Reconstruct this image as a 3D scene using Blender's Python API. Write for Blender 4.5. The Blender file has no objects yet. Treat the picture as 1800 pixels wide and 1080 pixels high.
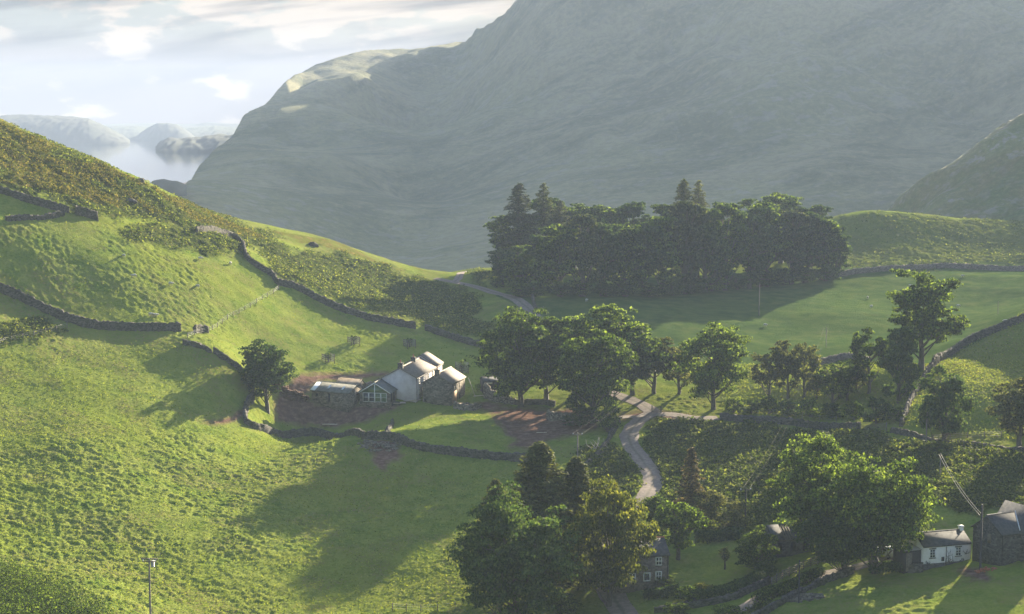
import bpy, math, random
import numpy as np
from mathutils import Vector

# ------------------------------------------------------------------ camera, sky, sun, exposure
scene = bpy.context.scene
F = 3000.0                                   # focal length in photo pixels (photo is 1800 wide)
PITCH = math.atan((540 - 214) / F)           # horizon sits on row 214 of the photo
CAMZ = 100.0
cam_data = bpy.data.cameras.new("camera")
cam_data.sensor_width = 36.0
cam_data.lens = 36.0 * F / 1800.0
cam_data.clip_start = 1.0
cam_data.clip_end = 60000.0
cam = bpy.data.objects.new("camera", cam_data)
scene.collection.objects.link(cam)
cam.location = (0, 0, CAMZ)
cam.rotation_euler = (math.pi / 2 - PITCH, 0, 0)
scene.camera = cam

SUN_AZ = math.radians(26.0)                  # clockwise from the view direction (+Y)
SUN_EL = math.radians(13.8)
SUN_DIR = np.array([math.sin(SUN_AZ) * math.cos(SUN_EL), math.cos(SUN_AZ) * math.cos(SUN_EL), math.sin(SUN_EL)])
sun_data = bpy.data.lights.new("sun", 'SUN')
sun_data.energy = 5.0
sun_data.angle = math.radians(0.5)
sun_data.color = (1.0, 0.86, 0.62)
sun = bpy.data.objects.new("sun", sun_data)
scene.collection.objects.link(sun)
sun.rotation_euler = Vector(SUN_DIR).to_track_quat('Z', 'Y').to_euler()
sun.location = (200, 300, 400)

scene.view_settings.view_transform = 'Standard'
scene.view_settings.look = 'None'
scene.view_settings.gamma = 1.0
scene.view_settings.use_curve_mapping = False
scene.view_settings.exposure = 2.4
scene.render.engine = 'CYCLES'
scene.cycles.use_denoising = True
scene.cycles.max_bounces = 6
scene.cycles.diffuse_bounces = 2
scene.cycles.glossy_bounces = 2
scene.cycles.transmission_bounces = 3
scene.cycles.volume_bounces = 1
scene.cycles.transparent_max_bounces = 8

class NT:
    """small helper for node trees"""
    def __init__(self, tree):
        self.t = tree; self.n = tree.nodes; self.l = tree.links
    def add(self, typ, **kw):
        nd = self.n.new(typ)
        for k, v in kw.items():
            if k == 'ins':
                for a, b in v.items():
                    if isinstance(b, bpy.types.NodeSocket): self.l.new(b, nd.inputs[a])
                    else: nd.inputs[a].default_value = b
            else: setattr(nd, k, v)
        return nd
    def math(self, op, a, b=None, c=None, clamp=False):
        nd = self.n.new('ShaderNodeMath'); nd.operation = op; nd.use_clamp = clamp
        for i, v in enumerate((a, b, c)):
            if v is None: continue
            if isinstance(v, bpy.types.NodeSocket): self.l.new(v, nd.inputs[i])
            else: nd.inputs[i].default_value = v
        return nd.outputs[0]
    def mix(self, f, a, b, blend='MIX'):
        nd = self.n.new('ShaderNodeMix'); nd.data_type = 'RGBA'; nd.blend_type = blend
        for i, v in ((0, f), (6, a), (7, b)):
            if isinstance(v, bpy.types.NodeSocket): self.l.new(v, nd.inputs[i])
            else: nd.inputs[i].default_value = (v if i == 0 else (tuple(v) + (1.0,))[:4])
        return nd.outputs[2]
    def ramp(self, fac, stops, interp='LINEAR'):
        nd = self.n.new('ShaderNodeValToRGB'); cr = nd.color_ramp; cr.interpolation = interp
        while len(cr.elements) < len(stops): cr.elements.new(0.5)
        for e, (p, c) in zip(cr.elements, stops):
            e.position = p; e.color = (tuple(c) + (1.0,))[:4] if hasattr(c, '__len__') else (c, c, c, 1)
        self.l.new(fac, nd.inputs[0]); return nd.outputs[0]
    def noise(self, vec, scale, detail=4, rough=0.55, dist=0.0):
        nd = self.add('ShaderNodeTexNoise'); nd.inputs['Scale'].default_value = scale
        nd.inputs['Detail'].default_value = detail; nd.inputs['Roughness'].default_value = rough
        nd.inputs['Distortion'].default_value = dist
        if vec is not None: self.l.new(vec, nd.inputs['Vector'])
        return nd.outputs['Fac']

world = bpy.data.worlds.new("World")
scene.world = world
world.use_nodes = True
W = NT(world.node_tree)
for nd in list(W.n): W.n.remove(nd)
sky = W.add('ShaderNodeTexSky', sky_type='NISHITA', sun_disc=False)
sky.sun_elevation = SUN_EL
sky.sun_rotation = SUN_AZ
sky.altitude = 200; sky.air_density = 1.0; sky.dust_density = 2.0; sky.ozone_density = 2.0
tc = W.add('ShaderNodeTexCoord')
sep = W.add('ShaderNodeSeparateXYZ', ins={0: tc.outputs['Generated']})
az = W.math('ARCTAN2', sep.outputs[0], sep.outputs[1])         # radians from +Y
el = W.math('ARCSINE', sep.outputs[2])
# cumulus puffs
v1 = W.add('ShaderNodeCombineXYZ', ins={0: W.math('MULTIPLY', az, 26.0), 1: W.math('MULTIPLY', el, 62.0), 2: 4.3})
n1 = W.noise(v1.outputs[0], 1.0, 7, 0.5, 0.15)
band = W.ramp(W.math('MULTIPLY', el, 10.0), [(0.0, 0.0), (0.40, 0.0), (0.52, 0.6), (1.0, 0.7)])
bandv = W.math('MULTIPLY', band, 0.16)
puff = W.ramp(W.math('ADD', n1, bandv), [(0.54, 0.0), (0.60, 1.0)])
# flat grey streaks
v2 = W.add('ShaderNodeCombineXYZ', ins={0: W.math('MULTIPLY', az, 8.0), 1: W.math('MULTIPLY', W.math('ADD', el, W.math('MULTIPLY', az, -0.12)), 75.0), 2: 9.1})
n2 = W.noise(v2.outputs[0], 1.0, 5, 0.5, 0.3)
streak = W.math('MULTIPLY', W.ramp(n2, [(0.44, 0.0), (0.60, 1.0)]), W.ramp(W.math('MULTIPLY', el, 10.0), [(0.10, 0.25), (0.36, 0.7), (0.5, 1.0)]))
# pale high veil near the horizon, where the far cloud sheet stacks up
veil = W.ramp(W.math('MULTIPLY', el, 10.0), [(0.0, 1.0), (0.36, 0.95), (0.50, 0.25), (1.0, 0.0)])
hsky = W.mix(W.ramp(el, [(0.06, 0.85), (0.22, 0.0)]), sky.outputs[0], (0.36, 0.58, 0.66))
base = W.mix(veil, hsky, (1.20, 0.90, 0.82))
low = W.ramp(el, [(0.07, 1.0), (0.30, 0.0)])
c1 = W.mix(W.math('MULTIPLY', W.math('MULTIPLY', puff, low), 0.85), base, (3.0, 2.4, 1.8))
c2 = W.mix(W.math('MULTIPLY', W.math('MULTIPLY', streak, low), 0.75), c1, (0.12, 0.075, 0.08))
bg = W.add('ShaderNodeBackground', ins={0: c2, 1: 0.060})
out = W.add('ShaderNodeOutputWorld', ins={0: bg.outputs[0]})

# ------------------------------------------------------------------ numeric helpers
rng = np.random.default_rng(11)
def ray(px, py):
    u = (np.asarray(px, float) - 900) / F; v = (540 - np.asarray(py, float)) / F
    dy = math.cos(PITCH) + v * math.sin(PITCH)
    dz = -math.sin(PITCH) + v * math.cos(PITCH)
    return u / dy, dz / dy                                  # x and z per metre of depth
def P(px, py, Y):
    a, b = ray(px, py); return (a * Y, Y, CAMZ + b * Y)
def project(x, y, z):
    cz = y * math.cos(PITCH) - (z - CAMZ) * math.sin(PITCH)
    cy = y * math.sin(PITCH) + (z - CAMZ) * math.cos(PITCH)
    return 900 + F * x / cz, 540 - F * cy / cz

def _hash(ix, iy, s):
    h = (ix.astype(np.int64) * 374761393 + iy.astype(np.int64) * 668265263 + s * 1274126177) & 0xFFFFFFFF
    h = ((h ^ (h >> 13)) * 1274126177) & 0xFFFFFFFF
    h = h ^ (h >> 16)
    return (h & 0xFFFF) / 65535.0
def vnoise(x, y, s=0):
    x = np.asarray(x, float); y = np.asarray(y, float)
    ix = np.floor(x); iy = np.floor(y); fx = x - ix; fy = y - iy
    fx = fx * fx * fx * (fx * (fx * 6 - 15) + 10); fy = fy * fy * fy * (fy * (fy * 6 - 15) + 10)
    ix = ix.astype(np.int64); iy = iy.astype(np.int64)
    a = _hash(ix, iy, s); b = _hash(ix + 1, iy, s); c = _hash(ix, iy + 1, s); d = _hash(ix + 1, iy + 1, s)
    return (a + (b - a) * fx) * (1 - fy) + (c + (d - c) * fx) * fy - 0.5
def fbm(x, y, oct=4, s=0, gain=0.5):
    r = 0; a = 1.0
    for i in range(oct):
        c, sn = math.cos(0.6 + i), math.sin(0.6 + i)
        r = r + a * vnoise((x * c - y * sn) * 2.03 ** i + 7 * i, (x * sn + y * c) * 2.03 ** i, s + i)
        a *= gain
    return r
def in_poly(px, py, poly):
    inside = np.zeros(px.shape, bool); n = len(poly)
    for i in range(n):
        x1, y1 = poly[i]; x2, y2 = poly[(i + 1) % n]
        if y1 == y2: continue
        c = ((y1 > py) != (y2 > py)) & (px < (x2 - x1) * (py - y1) / (y2 - y1) + x1)
        inside ^= c
    return inside

class Surf:
    """smooth height surface through scattered points"""
    def __init__(self, pts, x0, x1, y0, y1, step, c=12.0):
        p = np.array(pts, float); X = p[:, 0]; Y = p[:, 1]; Z = p[:, 2]
        self.sc = max(x1 - x0, y1 - y0)
        d = np.sqrt((X[:, None] - X) ** 2 + (Y[:, None] - Y) ** 2 + c * c)
        n = len(X); A = np.zeros((n + 3, n + 3))
        A[:n, :n] = d + 1e-6 * np.eye(n); A[:n, n] = 1; A[:n, n + 1] = X / self.sc; A[:n, n + 2] = Y / self.sc; A[n:, :n] = A[:n, n:].T
        w = np.linalg.solve(A, np.r_[Z, 0, 0, 0])
        gx = np.arange(x0, x1 + step, step); gy = np.arange(y0, y1 + step, step)
        GX, GY = np.meshgrid(gx, gy)
        G = w[n] + w[n + 1] * GX / self.sc + w[n + 2] * GY / self.sc
        for i in range(n): G = G + w[i] * np.sqrt((GX - X[i]) ** 2 + (GY - Y[i]) ** 2 + c * c)
        self.G = G; self.x0, self.y0, self.st = x0, y0, step
    def __call__(self, x, y):
        x = np.asarray(x, float); y = np.asarray(y, float)
        G = self.G; fx = np.clip((x - self.x0) / self.st, 0, G.shape[1] - 1.001); fy = np.clip((y - self.y0) / self.st, 0, G.shape[0] - 1.001)
        ix = fx.astype(int); iy = fy.astype(int); fx = fx - ix; fy = fy - iy
        return (G[iy, ix] * (1 - fx) + G[iy, ix + 1] * fx) * (1 - fy) + (G[iy + 1, ix] * (1 - fx) + G[iy + 1, ix + 1] * fx) * fy

# ------------------------------------------------------------------ object helpers
COL = scene.collection
def mesh_from(name, V, Fc, smooth=False):
    """V (n,3) array, Fc (m,k) array of one polygon size or list of arrays"""
    me = bpy.data.meshes.new(name)
    V = np.asarray(V, np.float32)
    if isinstance(Fc, np.ndarray): Fc = [Fc]
    Fc = [f for f in Fc if len(f)]
    me.vertices.add(len(V)); me.vertices.foreach_set('co', V.ravel())
    nl = sum(f.size for f in Fc); npoly = sum(len(f) for f in Fc)
    me.loops.add(nl); me.polygons.add(npoly)
    me.loops.foreach_set('vertex_index', np.concatenate([f.ravel() for f in Fc]).astype(np.int32))
    starts = []; o = 0
    for f in Fc:
        starts.append(o + np.arange(len(f)) * f.shape[1]); o += f.size
    me.polygons.foreach_set('loop_start', np.concatenate(starts).astype(np.int32))
    if smooth: me.polygons.foreach_set('use_smooth', np.ones(npoly, bool))
    me.update(calc_edges=True)
    return me
def link(name, me, mat, parent=None, loc=None):
    o = bpy.data.objects.new(name, me); COL.objects.link(o)
    if mat is not None and not me.materials:
        for m in (mat if isinstance(mat, (list, tuple)) else [mat]): me.materials.append(m)
    if parent is not None: o.parent = parent
    if loc is not None: o.location = loc
    return o
def tag(o, label=None, cat=None, group=None, kind=None):
    if label: o['label'] = label
    if cat: o['category'] = cat
    if group: o['group'] = group
    if kind: o['kind'] = kind
    return o
def thing(name, label, cat, loc=(0, 0, 0), rz=0.0, group=None):
    o = bpy.data.objects.new(name, None); COL.objects.link(o)
    o.location = loc; o.rotation_euler = (0, 0, rz); o.empty_display_size = 0.5
    return tag(o, label, cat, group)
def copy_thing(src, loc, rz=0.0, scale=None, label=None, group=None):
    r = src.copy(); COL.objects.link(r); r.location = loc; r.rotation_euler = (0, 0, rz)
    if scale is not None: r.scale = scale
    if label: r['label'] = label
    if group: r['group'] = group
    for ch in src.children:
        c = ch.copy(); COL.objects.link(c); c.parent = r
        for g in ch.children:
            d = g.copy(); COL.objects.link(d); d.parent = c
    return r

class MB:
    """collects simple solids into one mesh"""
    def __init__(self): self.v = []; self.q = []; self.t = []; self.n = 0; self.ng = []
    def _add(self, v): b = self.n; self.v.append(np.asarray(v, float).reshape(-1, 3)); self.n += len(self.v[-1]); return b
    def box(self, x0, x1, y0, y1, z0, z1):
        b = self._add([(x0, y0, z0), (x1, y0, z0), (x1, y1, z0), (x0, y1, z0), (x0, y0, z1), (x1, y0, z1), (x1, y1, z1), (x0, y1, z1)])
        self.q += [[b + i for i in f] for f in ((0, 3, 2, 1), (4, 5, 6, 7), (0, 1, 5, 4), (1, 2, 6, 5), (2, 3, 7, 6), (3, 0, 4, 7))]; return self
    def hexa(self, bottom, top):
        b = self._add(list(bottom) + list(top))
        self.q += [[b + i for i in f] for f in ((0, 3, 2, 1), (4, 5, 6, 7), (0, 1, 5, 4), (1, 2, 6, 5), (2, 3, 7, 6), (3, 0, 4, 7))]; return self
    def tube(self, pts, r, k=6, r1=None, cap=True):
        pts = np.asarray(pts, float); n = len(pts)
        rr = np.full(n, r) if np.isscalar(r) and r1 is None else (np.linspace(r, r1, n) if np.isscalar(r) else np.asarray(r, float))
        T = np.gradient(pts, axis=0); T /= np.linalg.norm(T, axis=1)[:, None] + 1e-9
        up = np.array([0, 0, 1.0]) if abs(T[0, 2]) < 0.9 else np.array([1.0, 0, 0])
        A = np.cross(T, up); A /= np.linalg.norm(A, axis=1)[:, None] + 1e-9; B = np.cross(T, A)
        an = np.arange(k) * 2 * math.pi / k
        V = pts[:, None] + rr[:, None, None] * (np.cos(an)[None, :, None] * A[:, None] + np.sin(an)[None, :, None] * B[:, None])
        b = self._add(V)
        for i in range(n - 1):
            for j in range(k):
                j2 = (j + 1) % k
                self.q.append([b + i * k + j, b + i * k + j2, b + (i + 1) * k + j2, b + (i + 1) * k + j])
        if cap:
            for i in (0, n - 1):
                c = self._add([pts[i]])
                for j in range(k): self.t.append([c, b + i * k + j, b + i * k + (j + 1) % k])
        return self
    def prism(self, poly, h0, h1, axis=1):
        """extrude polygon (2-D) between h0 and h1 along axis (convex)"""
        n = len(poly)
        def pt(p, h):
            return (p[0], h, p[1]) if axis == 1 else ((h, p[0], p[1]) if axis == 0 else (p[0], p[1], h))
        b = self._add([pt(p, h0) for p in poly] + [pt(p, h1) for p in poly])
        for i in range(n):
            j = (i + 1) % n; self.q.append([b + i, b + j, b + n + j, b + n + i])
        for i in range(1, n - 1):
            self.t.append([b, b + i + 1, b + i]); self.t.append([b + n, b + n + i, b + n + i + 1])
        return self
    def build(self, name, mat, parent=None, smooth=False, loc=None):
        fs = []
        if self.q: fs.append(np.array(self.q, np.int32))
        if self.t: fs.append(np.array(self.t, np.int32))
        return link(name, mesh_from(name, np.concatenate(self.v), fs, smooth), mat, parent, loc)
# ------------------------------------------------------------------ ground heights
CT = [  # photo column, photo row, depth in metres
 (0,1080,206),(0,985,232),(0,890,256),(0,800,278),(0,700,302),(0,620,320),(0,560,334),(0,508,346),
 (0,450,356),(0,400,365),(0,330,382),(0,270,405),(0,212,434),
 (150,1040,223),(150,900,259),(150,780,288),(150,680,314),(150,610,333),(150,572,344),(150,500,359),(150,440,371),(150,380,387),(150,320,410),(150,280,432),
 (300,1080,224),(300,950,254),(300,820,289),(300,720,316),(300,655,332),(300,615,341),(300,580,353),(300,520,369),(300,450,388),(300,400,410),(300,350,435),
 (50,235,436),(260,325,432),(400,390,458),(450,409,470),(480,414,480),(560,415,505),(650,452,525),(740,485,545),
 (410,418,440),(430,480,402),(430,540,385),(480,495,408),(500,522,404),(600,480,462),(600,545,413),(700,520,468),(730,576,416),(850,560,442),(850,610,404),
 (420,655,345),(380,620,345),(450,600,373),(600,620,387),(700,625,391),(560,655,372),(700,665,376),
 (600,1080,232),(600,950,262),(600,850,290),(600,770,322),(600,705,355),(470,722,345),(470,790,315),
 (900,1080,232),(900,950,262),(900,850,292),(900,780,318),(900,730,342),(760,720,350),(850,700,360),(1000,715,350),
 (1200,1080,225),(1200,950,258),(1200,850,288),(1200,740,335),(1100,700,355),
 (1500,1080,213),(1500,1000,236),(1500,900,262),(1500,800,298),(1500,745,328),
 (1350,1040,228),(1640,1000,232),(1640,900,255),(1640,800,292),
 (1800,1080,205),(1800,1000,225),(1800,900,250),(1800,800,282),(1800,740,305),(1800,680,322),(1800,620,356),(1800,565,392),
 (1650,640,352),(1700,600,376),(1650,700,322),(1600,665,345),(1560,700,340),
 (1300,700,352),(1450,700,347),(1300,650,378),(1500,645,378),
 (900,540,450),(950,580,428),(1100,570,425),(950,520,470),(1200,520,485),(1300,560,445),(1300,610,405),(1500,545,455),(1500,610,402),(1500,490,520),
 (1700,555,450),(1800,530,470),(1800,474,545),(1650,475,538),
 (860,482,515),(800,478,545),(880,500,500),(760,487,535),
 (1470,386,612),(1520,374,615),(1650,380,632),(1800,392,645),(1600,430,580),(1750,435,590),(1450,440,575),(1350,490,530),(1300,440,580),(1100,470,560),
]
HID = [  # hidden or off-frame ground (x, y, z)
 (0,0,88),(-60,0,92),(80,0,84),(0,60,62),(-40,110,54),(30,110,46),(90,110,42),(0,150,42),(-45,160,44),(60,160,38),
 (-130,60,88),(-160,200,80),(-190,300,112),(-210,380,130),(-230,460,128),(-300,200,120),(-340,400,165),(160,60,70),(130,200,50),(140,285,64),(160,345,84),(134,352,70),(190,400,92),(127,366,68),(240,300,95),  # right-hand shoulder raised out of view to shade the lower right
 (-150,500,88),(-110,520,72),(-60,600,38),(-100,640,30),(-170,600,45),(0,620,38),(60,660,38),(0,760,0),(150,760,30),(-150,760,0),(-300,700,40),
 (190,560,60),(230,620,66),(240,500,72),(300,420,100),(330,620,80),(200,700,48),(330,760,60),(60,740,12),(-320,560,100),
]
GPTS = [P(*c) for c in CT] + HID
GS = Surf(GPTS, -420, 440, -60, 800, 2.0, c=14.0)
def G0(x, y):
    """ground height without tufts"""
    x = np.asarray(x, float); y = np.asarray(y, float)
    h = GS(x, y)
    return h + 0.9 * fbm(x / 26.0, y / 26.0, 3, 5) + 0.0
def at(px, py, ymin=150.0, ymax=790.0):
    """ground point seen at a photo pixel (first hit beyond ymin)"""
    a, b = ray(px, py)
    ys = np.arange(ymin, ymax, 0.4)
    d = CAMZ + b * ys - G0(a * ys, ys)
    k = np.where(d < 0)[0]
    y = ys[k[0]] if len(k) else ymax
    return np.array([a * y, y, float(G0(a * y, y))])
def on(x, y): return np.array([x, y, float(G0(x, y))])

def path3(pix, step=1.5, ymin=150.0):
    """resample a pixel polyline into ground points, smooth (Catmull-Rom)"""
    c = np.array([at(px, py, ymin)[:2] if np.isscalar(px) else px for px, py in pix])
    return curve2(c, step)
def curve2(c, step=1.5):
    c = np.asarray(c, float)
    e = np.vstack([2 * c[0] - c[1], c, 2 * c[-1] - c[-2]]); out = []
    for i in range(1, len(e) - 2):
        p0, p1, p2, p3 = e[i - 1:i + 3]; n = max(2, int(np.linalg.norm(p2 - p1) / step))
        for t in np.arange(n) / n:
            out.append(0.5 * (2 * p1 + (p2 - p0) * t + (2 * p0 - 5 * p1 + 4 * p2 - p3) * t * t + (3 * p1 - p0 - 3 * p2 + p3) * t ** 3))
    out.append(c[-1]); out = np.array(out)
    return np.c_[out, G0(out[:, 0], out[:, 1])]

# ------------------------------------------------------------------ tracks (centre lines are needed for the ground too)
TR_MAIN = [(1140,1125),(1098,1080),(1072,1040),(1062,1005),(1066,960),(1105,905),(1130,882),(1146,856),(1146,836),(1128,808),(1110,785),(1106,768),(1114,750),(1132,734),(1148,726)]
TR_UP = [(1150,727),(1128,712),(1098,700),(1070,690),(1040,680),(1000,640),(965,600),(940,558),(915,532),(880,518),(840,506),(800,497),(765,490)]
TR_RIGHT = [(1142,730),(1180,730),(1222,736),(1262,736)]
TR_YARD = [(1128,735),(1100,734),(1060,740),(1000,742)]
TR_LANE = [(1270,1090),(1330,1058),(1400,1026),(1450,1010),(1500,1000),(1560,985),(1590,975)]
TR_SPUR = [(798,497),(808,486),(815,478)]
tracks = [(path3(TR_MAIN, 1.2), 1.75, 'farm_track'), (path3(TR_UP, 1.2), 1.7, 'farm_track'), (path3(TR_RIGHT, 1.2), 1.5, 'farm_track'),
          (path3(TR_YARD, 1.2), 1.2, 'farm_track'), (path3(TR_LANE, 1.2), 1.25, 'lane'), (path3(TR_SPUR, 1.2), 1.1, 'farm_track')]
def dist_to_tracks(x, y):
    d = np.full(x.shape, 99.0, np.float32)
    for pts, hw, _ in tracks:
        for p in pts[::2]:
            m = (np.abs(x - p[0]) < 8) & (np.abs(y - p[1]) < 8)
            if m.any(): d[m] = np.minimum(d[m], np.hypot(x[m] - p[0], y[m] - p[1]) - hw)
    return d

# regions of ground cover (outlines given where the ground is seen in the photo)
BRACKEN = [
 [(-300,215),(0,212),(60,235),(160,275),(250,322),(330,352),(440,402),(470,412),(500,413),(440,430),(425,425),(345,408),(310,395),(200,385),(130,370),(60,345),(0,325),(-300,320)],
 [(205,398),(330,402),(420,425),(425,455),(350,440),(270,430),(230,420)],
 [(440,425),(470,425),(500,440),(600,445),(700,480),(780,500),(850,520),(858,540),(820,560),(760,570),(700,562),(620,540),(530,505),(490,490),(470,470)],
 [(760,572),(830,560),(870,575),(860,605),(800,590)],
 [(0,565),(60,562),(118,575),(60,600),(0,606)],
 [(1150,738),(1300,745),(1400,758),(1600,772),(1810,800),(2100,820),(2100,925),(1800,905),(1600,890),(1440,905),(1330,930),(1260,945),(1180,900),(1165,870),(1160,840),(1130,790),(1118,765)],
 [(1020,800),(1085,780),(1120,830),(1115,870),(1060,900),(1000,850)],
 [(1470,384),(1520,376),(1800,395),(2100,400),(2100,468),(1800,465),(1500,478),(1480,430)],
 [(1280,1080),(1340,1048),(1430,1012),(1440,1020),(1380,1045),(1330,1080)],
 [(-200,1000),(0,1015),(80,1040),(170,1080),(200,1200),(-200,1200)],
 [(820,478),(860,482),(880,500),(860,505),(820,495)],
]
DIRT = [
 [(485,700),(505,672),(540,660),(600,655),(690,654),(700,662),(640,668),(560,672),(540,690),(548,708),(640,712),(700,714),(690,722),(655,740),(600,748),(500,746),(480,738)],
 [(860,725),(900,718),(1000,720),(1060,735),(1050,752),(980,772),(930,790),(880,790),(905,770),(880,745)],
 [(1090,727),(1160,722),(1228,732),(1225,741),(1150,738),(1120,738),(1095,740)],
 [(1690,998),(1735,1005),(1740,1022),(1700,1022),(1680,1008)],
 [(350,745),(400,732),(430,712),(432,730),(395,748)],
 [(640,775),(690,778),(700,800),(680,830),(650,800)],
 [(800,712),(860,705),(900,716),(860,724)],
]
def blur_poly(px, py, polys, wob, s):
    nx = wob * fbm(px / 40, py / 22, 3, s); ny = wob * 0.6 * fbm(px / 40, py / 22, 3, s + 9)
    r = np.zeros(px.shape, np.float32)
    for k, (ox, oy) in enumerate(((0, 0), (5, 3), (-5, 3), (4, -4), (-4, -3))):
        m = np.zeros(px.shape, bool)
        for p in polys: m |= in_poly(px + nx + ox, py + ny + oy, p)
        r += m * 0.2
    return r
SITES = []      # flattened building plots: (x, y, radius)

# ------------------------------------------------------------------ ground mesh, denser where it is seen
cols = np.r_[np.arange(-1500, -200, 26), np.arange(-200, 2000, 1.9), np.arange(2000, 3300, 26)]
rows = np.r_[np.arange(-55, 100, 6), np.arange(100, 190, 2.0), np.arange(190, 300, 0.34), np.arange(300, 480, 0.46), np.arange(480, 680, 0.7), np.arange(680, 796, 3)]
U = (cols - 900) / F
yy = rows[:, None] * np.ones(len(cols))
reach = np.maximum(rows, 0) + 130.0 * np.exp(-np.maximum(rows, 0) / 90.0)
xx = U[None, :] * reach[:, None]
base = G0(xx, yy)
gpx, gpy = project(xx, np.maximum(yy, 1.0), base)
m_br = blur_poly(gpx, gpy, BRACKEN, 26, 3); m_di = blur_poly(gpx, gpy, DIRT, 16, 4)
dtr = dist_to_tracks(xx, yy)
flat = np.clip(dtr / 1.6, 0.0, 1.0) * (1 - 0.8 * m_di)
def blotch(x, y, s, k, e=0.5): return np.clip((fbm(x / s, y / s, 4, k) + 0.5 - e) * 4, 0, 1)
m_dry = blotch(xx, yy, 38, 21, 0.50) * 0.6 + blotch(xx, yy, 6, 23, 0.56) * 0.8
# far right pasture and K-hill: older grass, darkened to stand in for shade
m_shade = np.clip(in_poly(gpx, gpy, [(870,520),(935,500),(1480,470),(2200,440),(2200,540),(1800,560),(1640,640),(1500,640),(1200,640),(1050,600)]) * 1.0, 0, 1)
m_lush = in_poly(gpx, gpy, [(430,760),(640,775),(900,815),(1000,1080),(-300,1200),(-300,650),(0,620),(320,600),(430,700)]) * 1.0
# tufts: clumped sward, sheep terraces on the steeper ground
gx = np.gradient(base, axis=1) / (np.gradient(xx, axis=1) + 1e-9)
gy = np.gradient(base, axis=0) / (np.gradient(yy, axis=0) + 1e-9)
steep = np.clip(np.hypot(gx, gy) * 2.2, 0, 1)
tuft = fbm(xx / 1.0, yy / 0.75, 3, 31, 0.7)
ridge = 1 - np.abs(fbm(xx / 2.6, yy / 2.6, 2, 41)) * 2.4
terr = fbm(xx / 9.0, base / 0.9 + 0.35 * fbm(xx / 12, yy / 12, 2, 7), 2, 47)
lump = fbm(xx / 9.0, yy / 9.0, 3, 51)
m_kn = in_poly(gpx, gpy, [(1620,650),(1700,590),(1820,540),(2000,530),(1900,790),(1640,760)]) * 1.0
amp = (0.16 * m_kn + 0.19 + 0.07 * m_lush - 0.11 * m_shade) * flat * (0.45 + 1.1 * blotch(xx, yy, 17, 19, 0.45))
disp = amp * tuft * 0.9 + (0.03 + 0.30 * m_br) * flat * ridge + 0.09 * flat * steep * terr * (1 - 0.6 * m_shade) + 0.18 * flat * lump * (1 - 0.5 * m_shade) * np.clip(0.3 + steep, 0, 1)
disp += m_br * flat * 0.5 * fbm(xx / 1.9, yy / 1.9, 2, 61)
disp += m_di * np.clip(dtr, 0, 1) * 0.25 * fbm(xx / 2.2, yy / 2.2, 3, 71)
disp -= np.clip(1 - np.abs(dtr + 0.2) / 0.5, 0, 1) * 0.05
zz = base + disp * np.clip(yy / 150, 0.2, 1)
def grid_faces(nr, nc):
    i = np.arange(nr - 1)[:, None] * nc + np.arange(nc - 1)
    return np.stack([i, i + 1, i + nc + 1, i + nc], -1).reshape(-1, 4)
def color_attr(me, name, arr):
    a = me.color_attributes.new(name, 'FLOAT_COLOR', 'POINT')
    a.data.foreach_set('color', np.ascontiguousarray(arr, np.float32).ravel())

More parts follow.
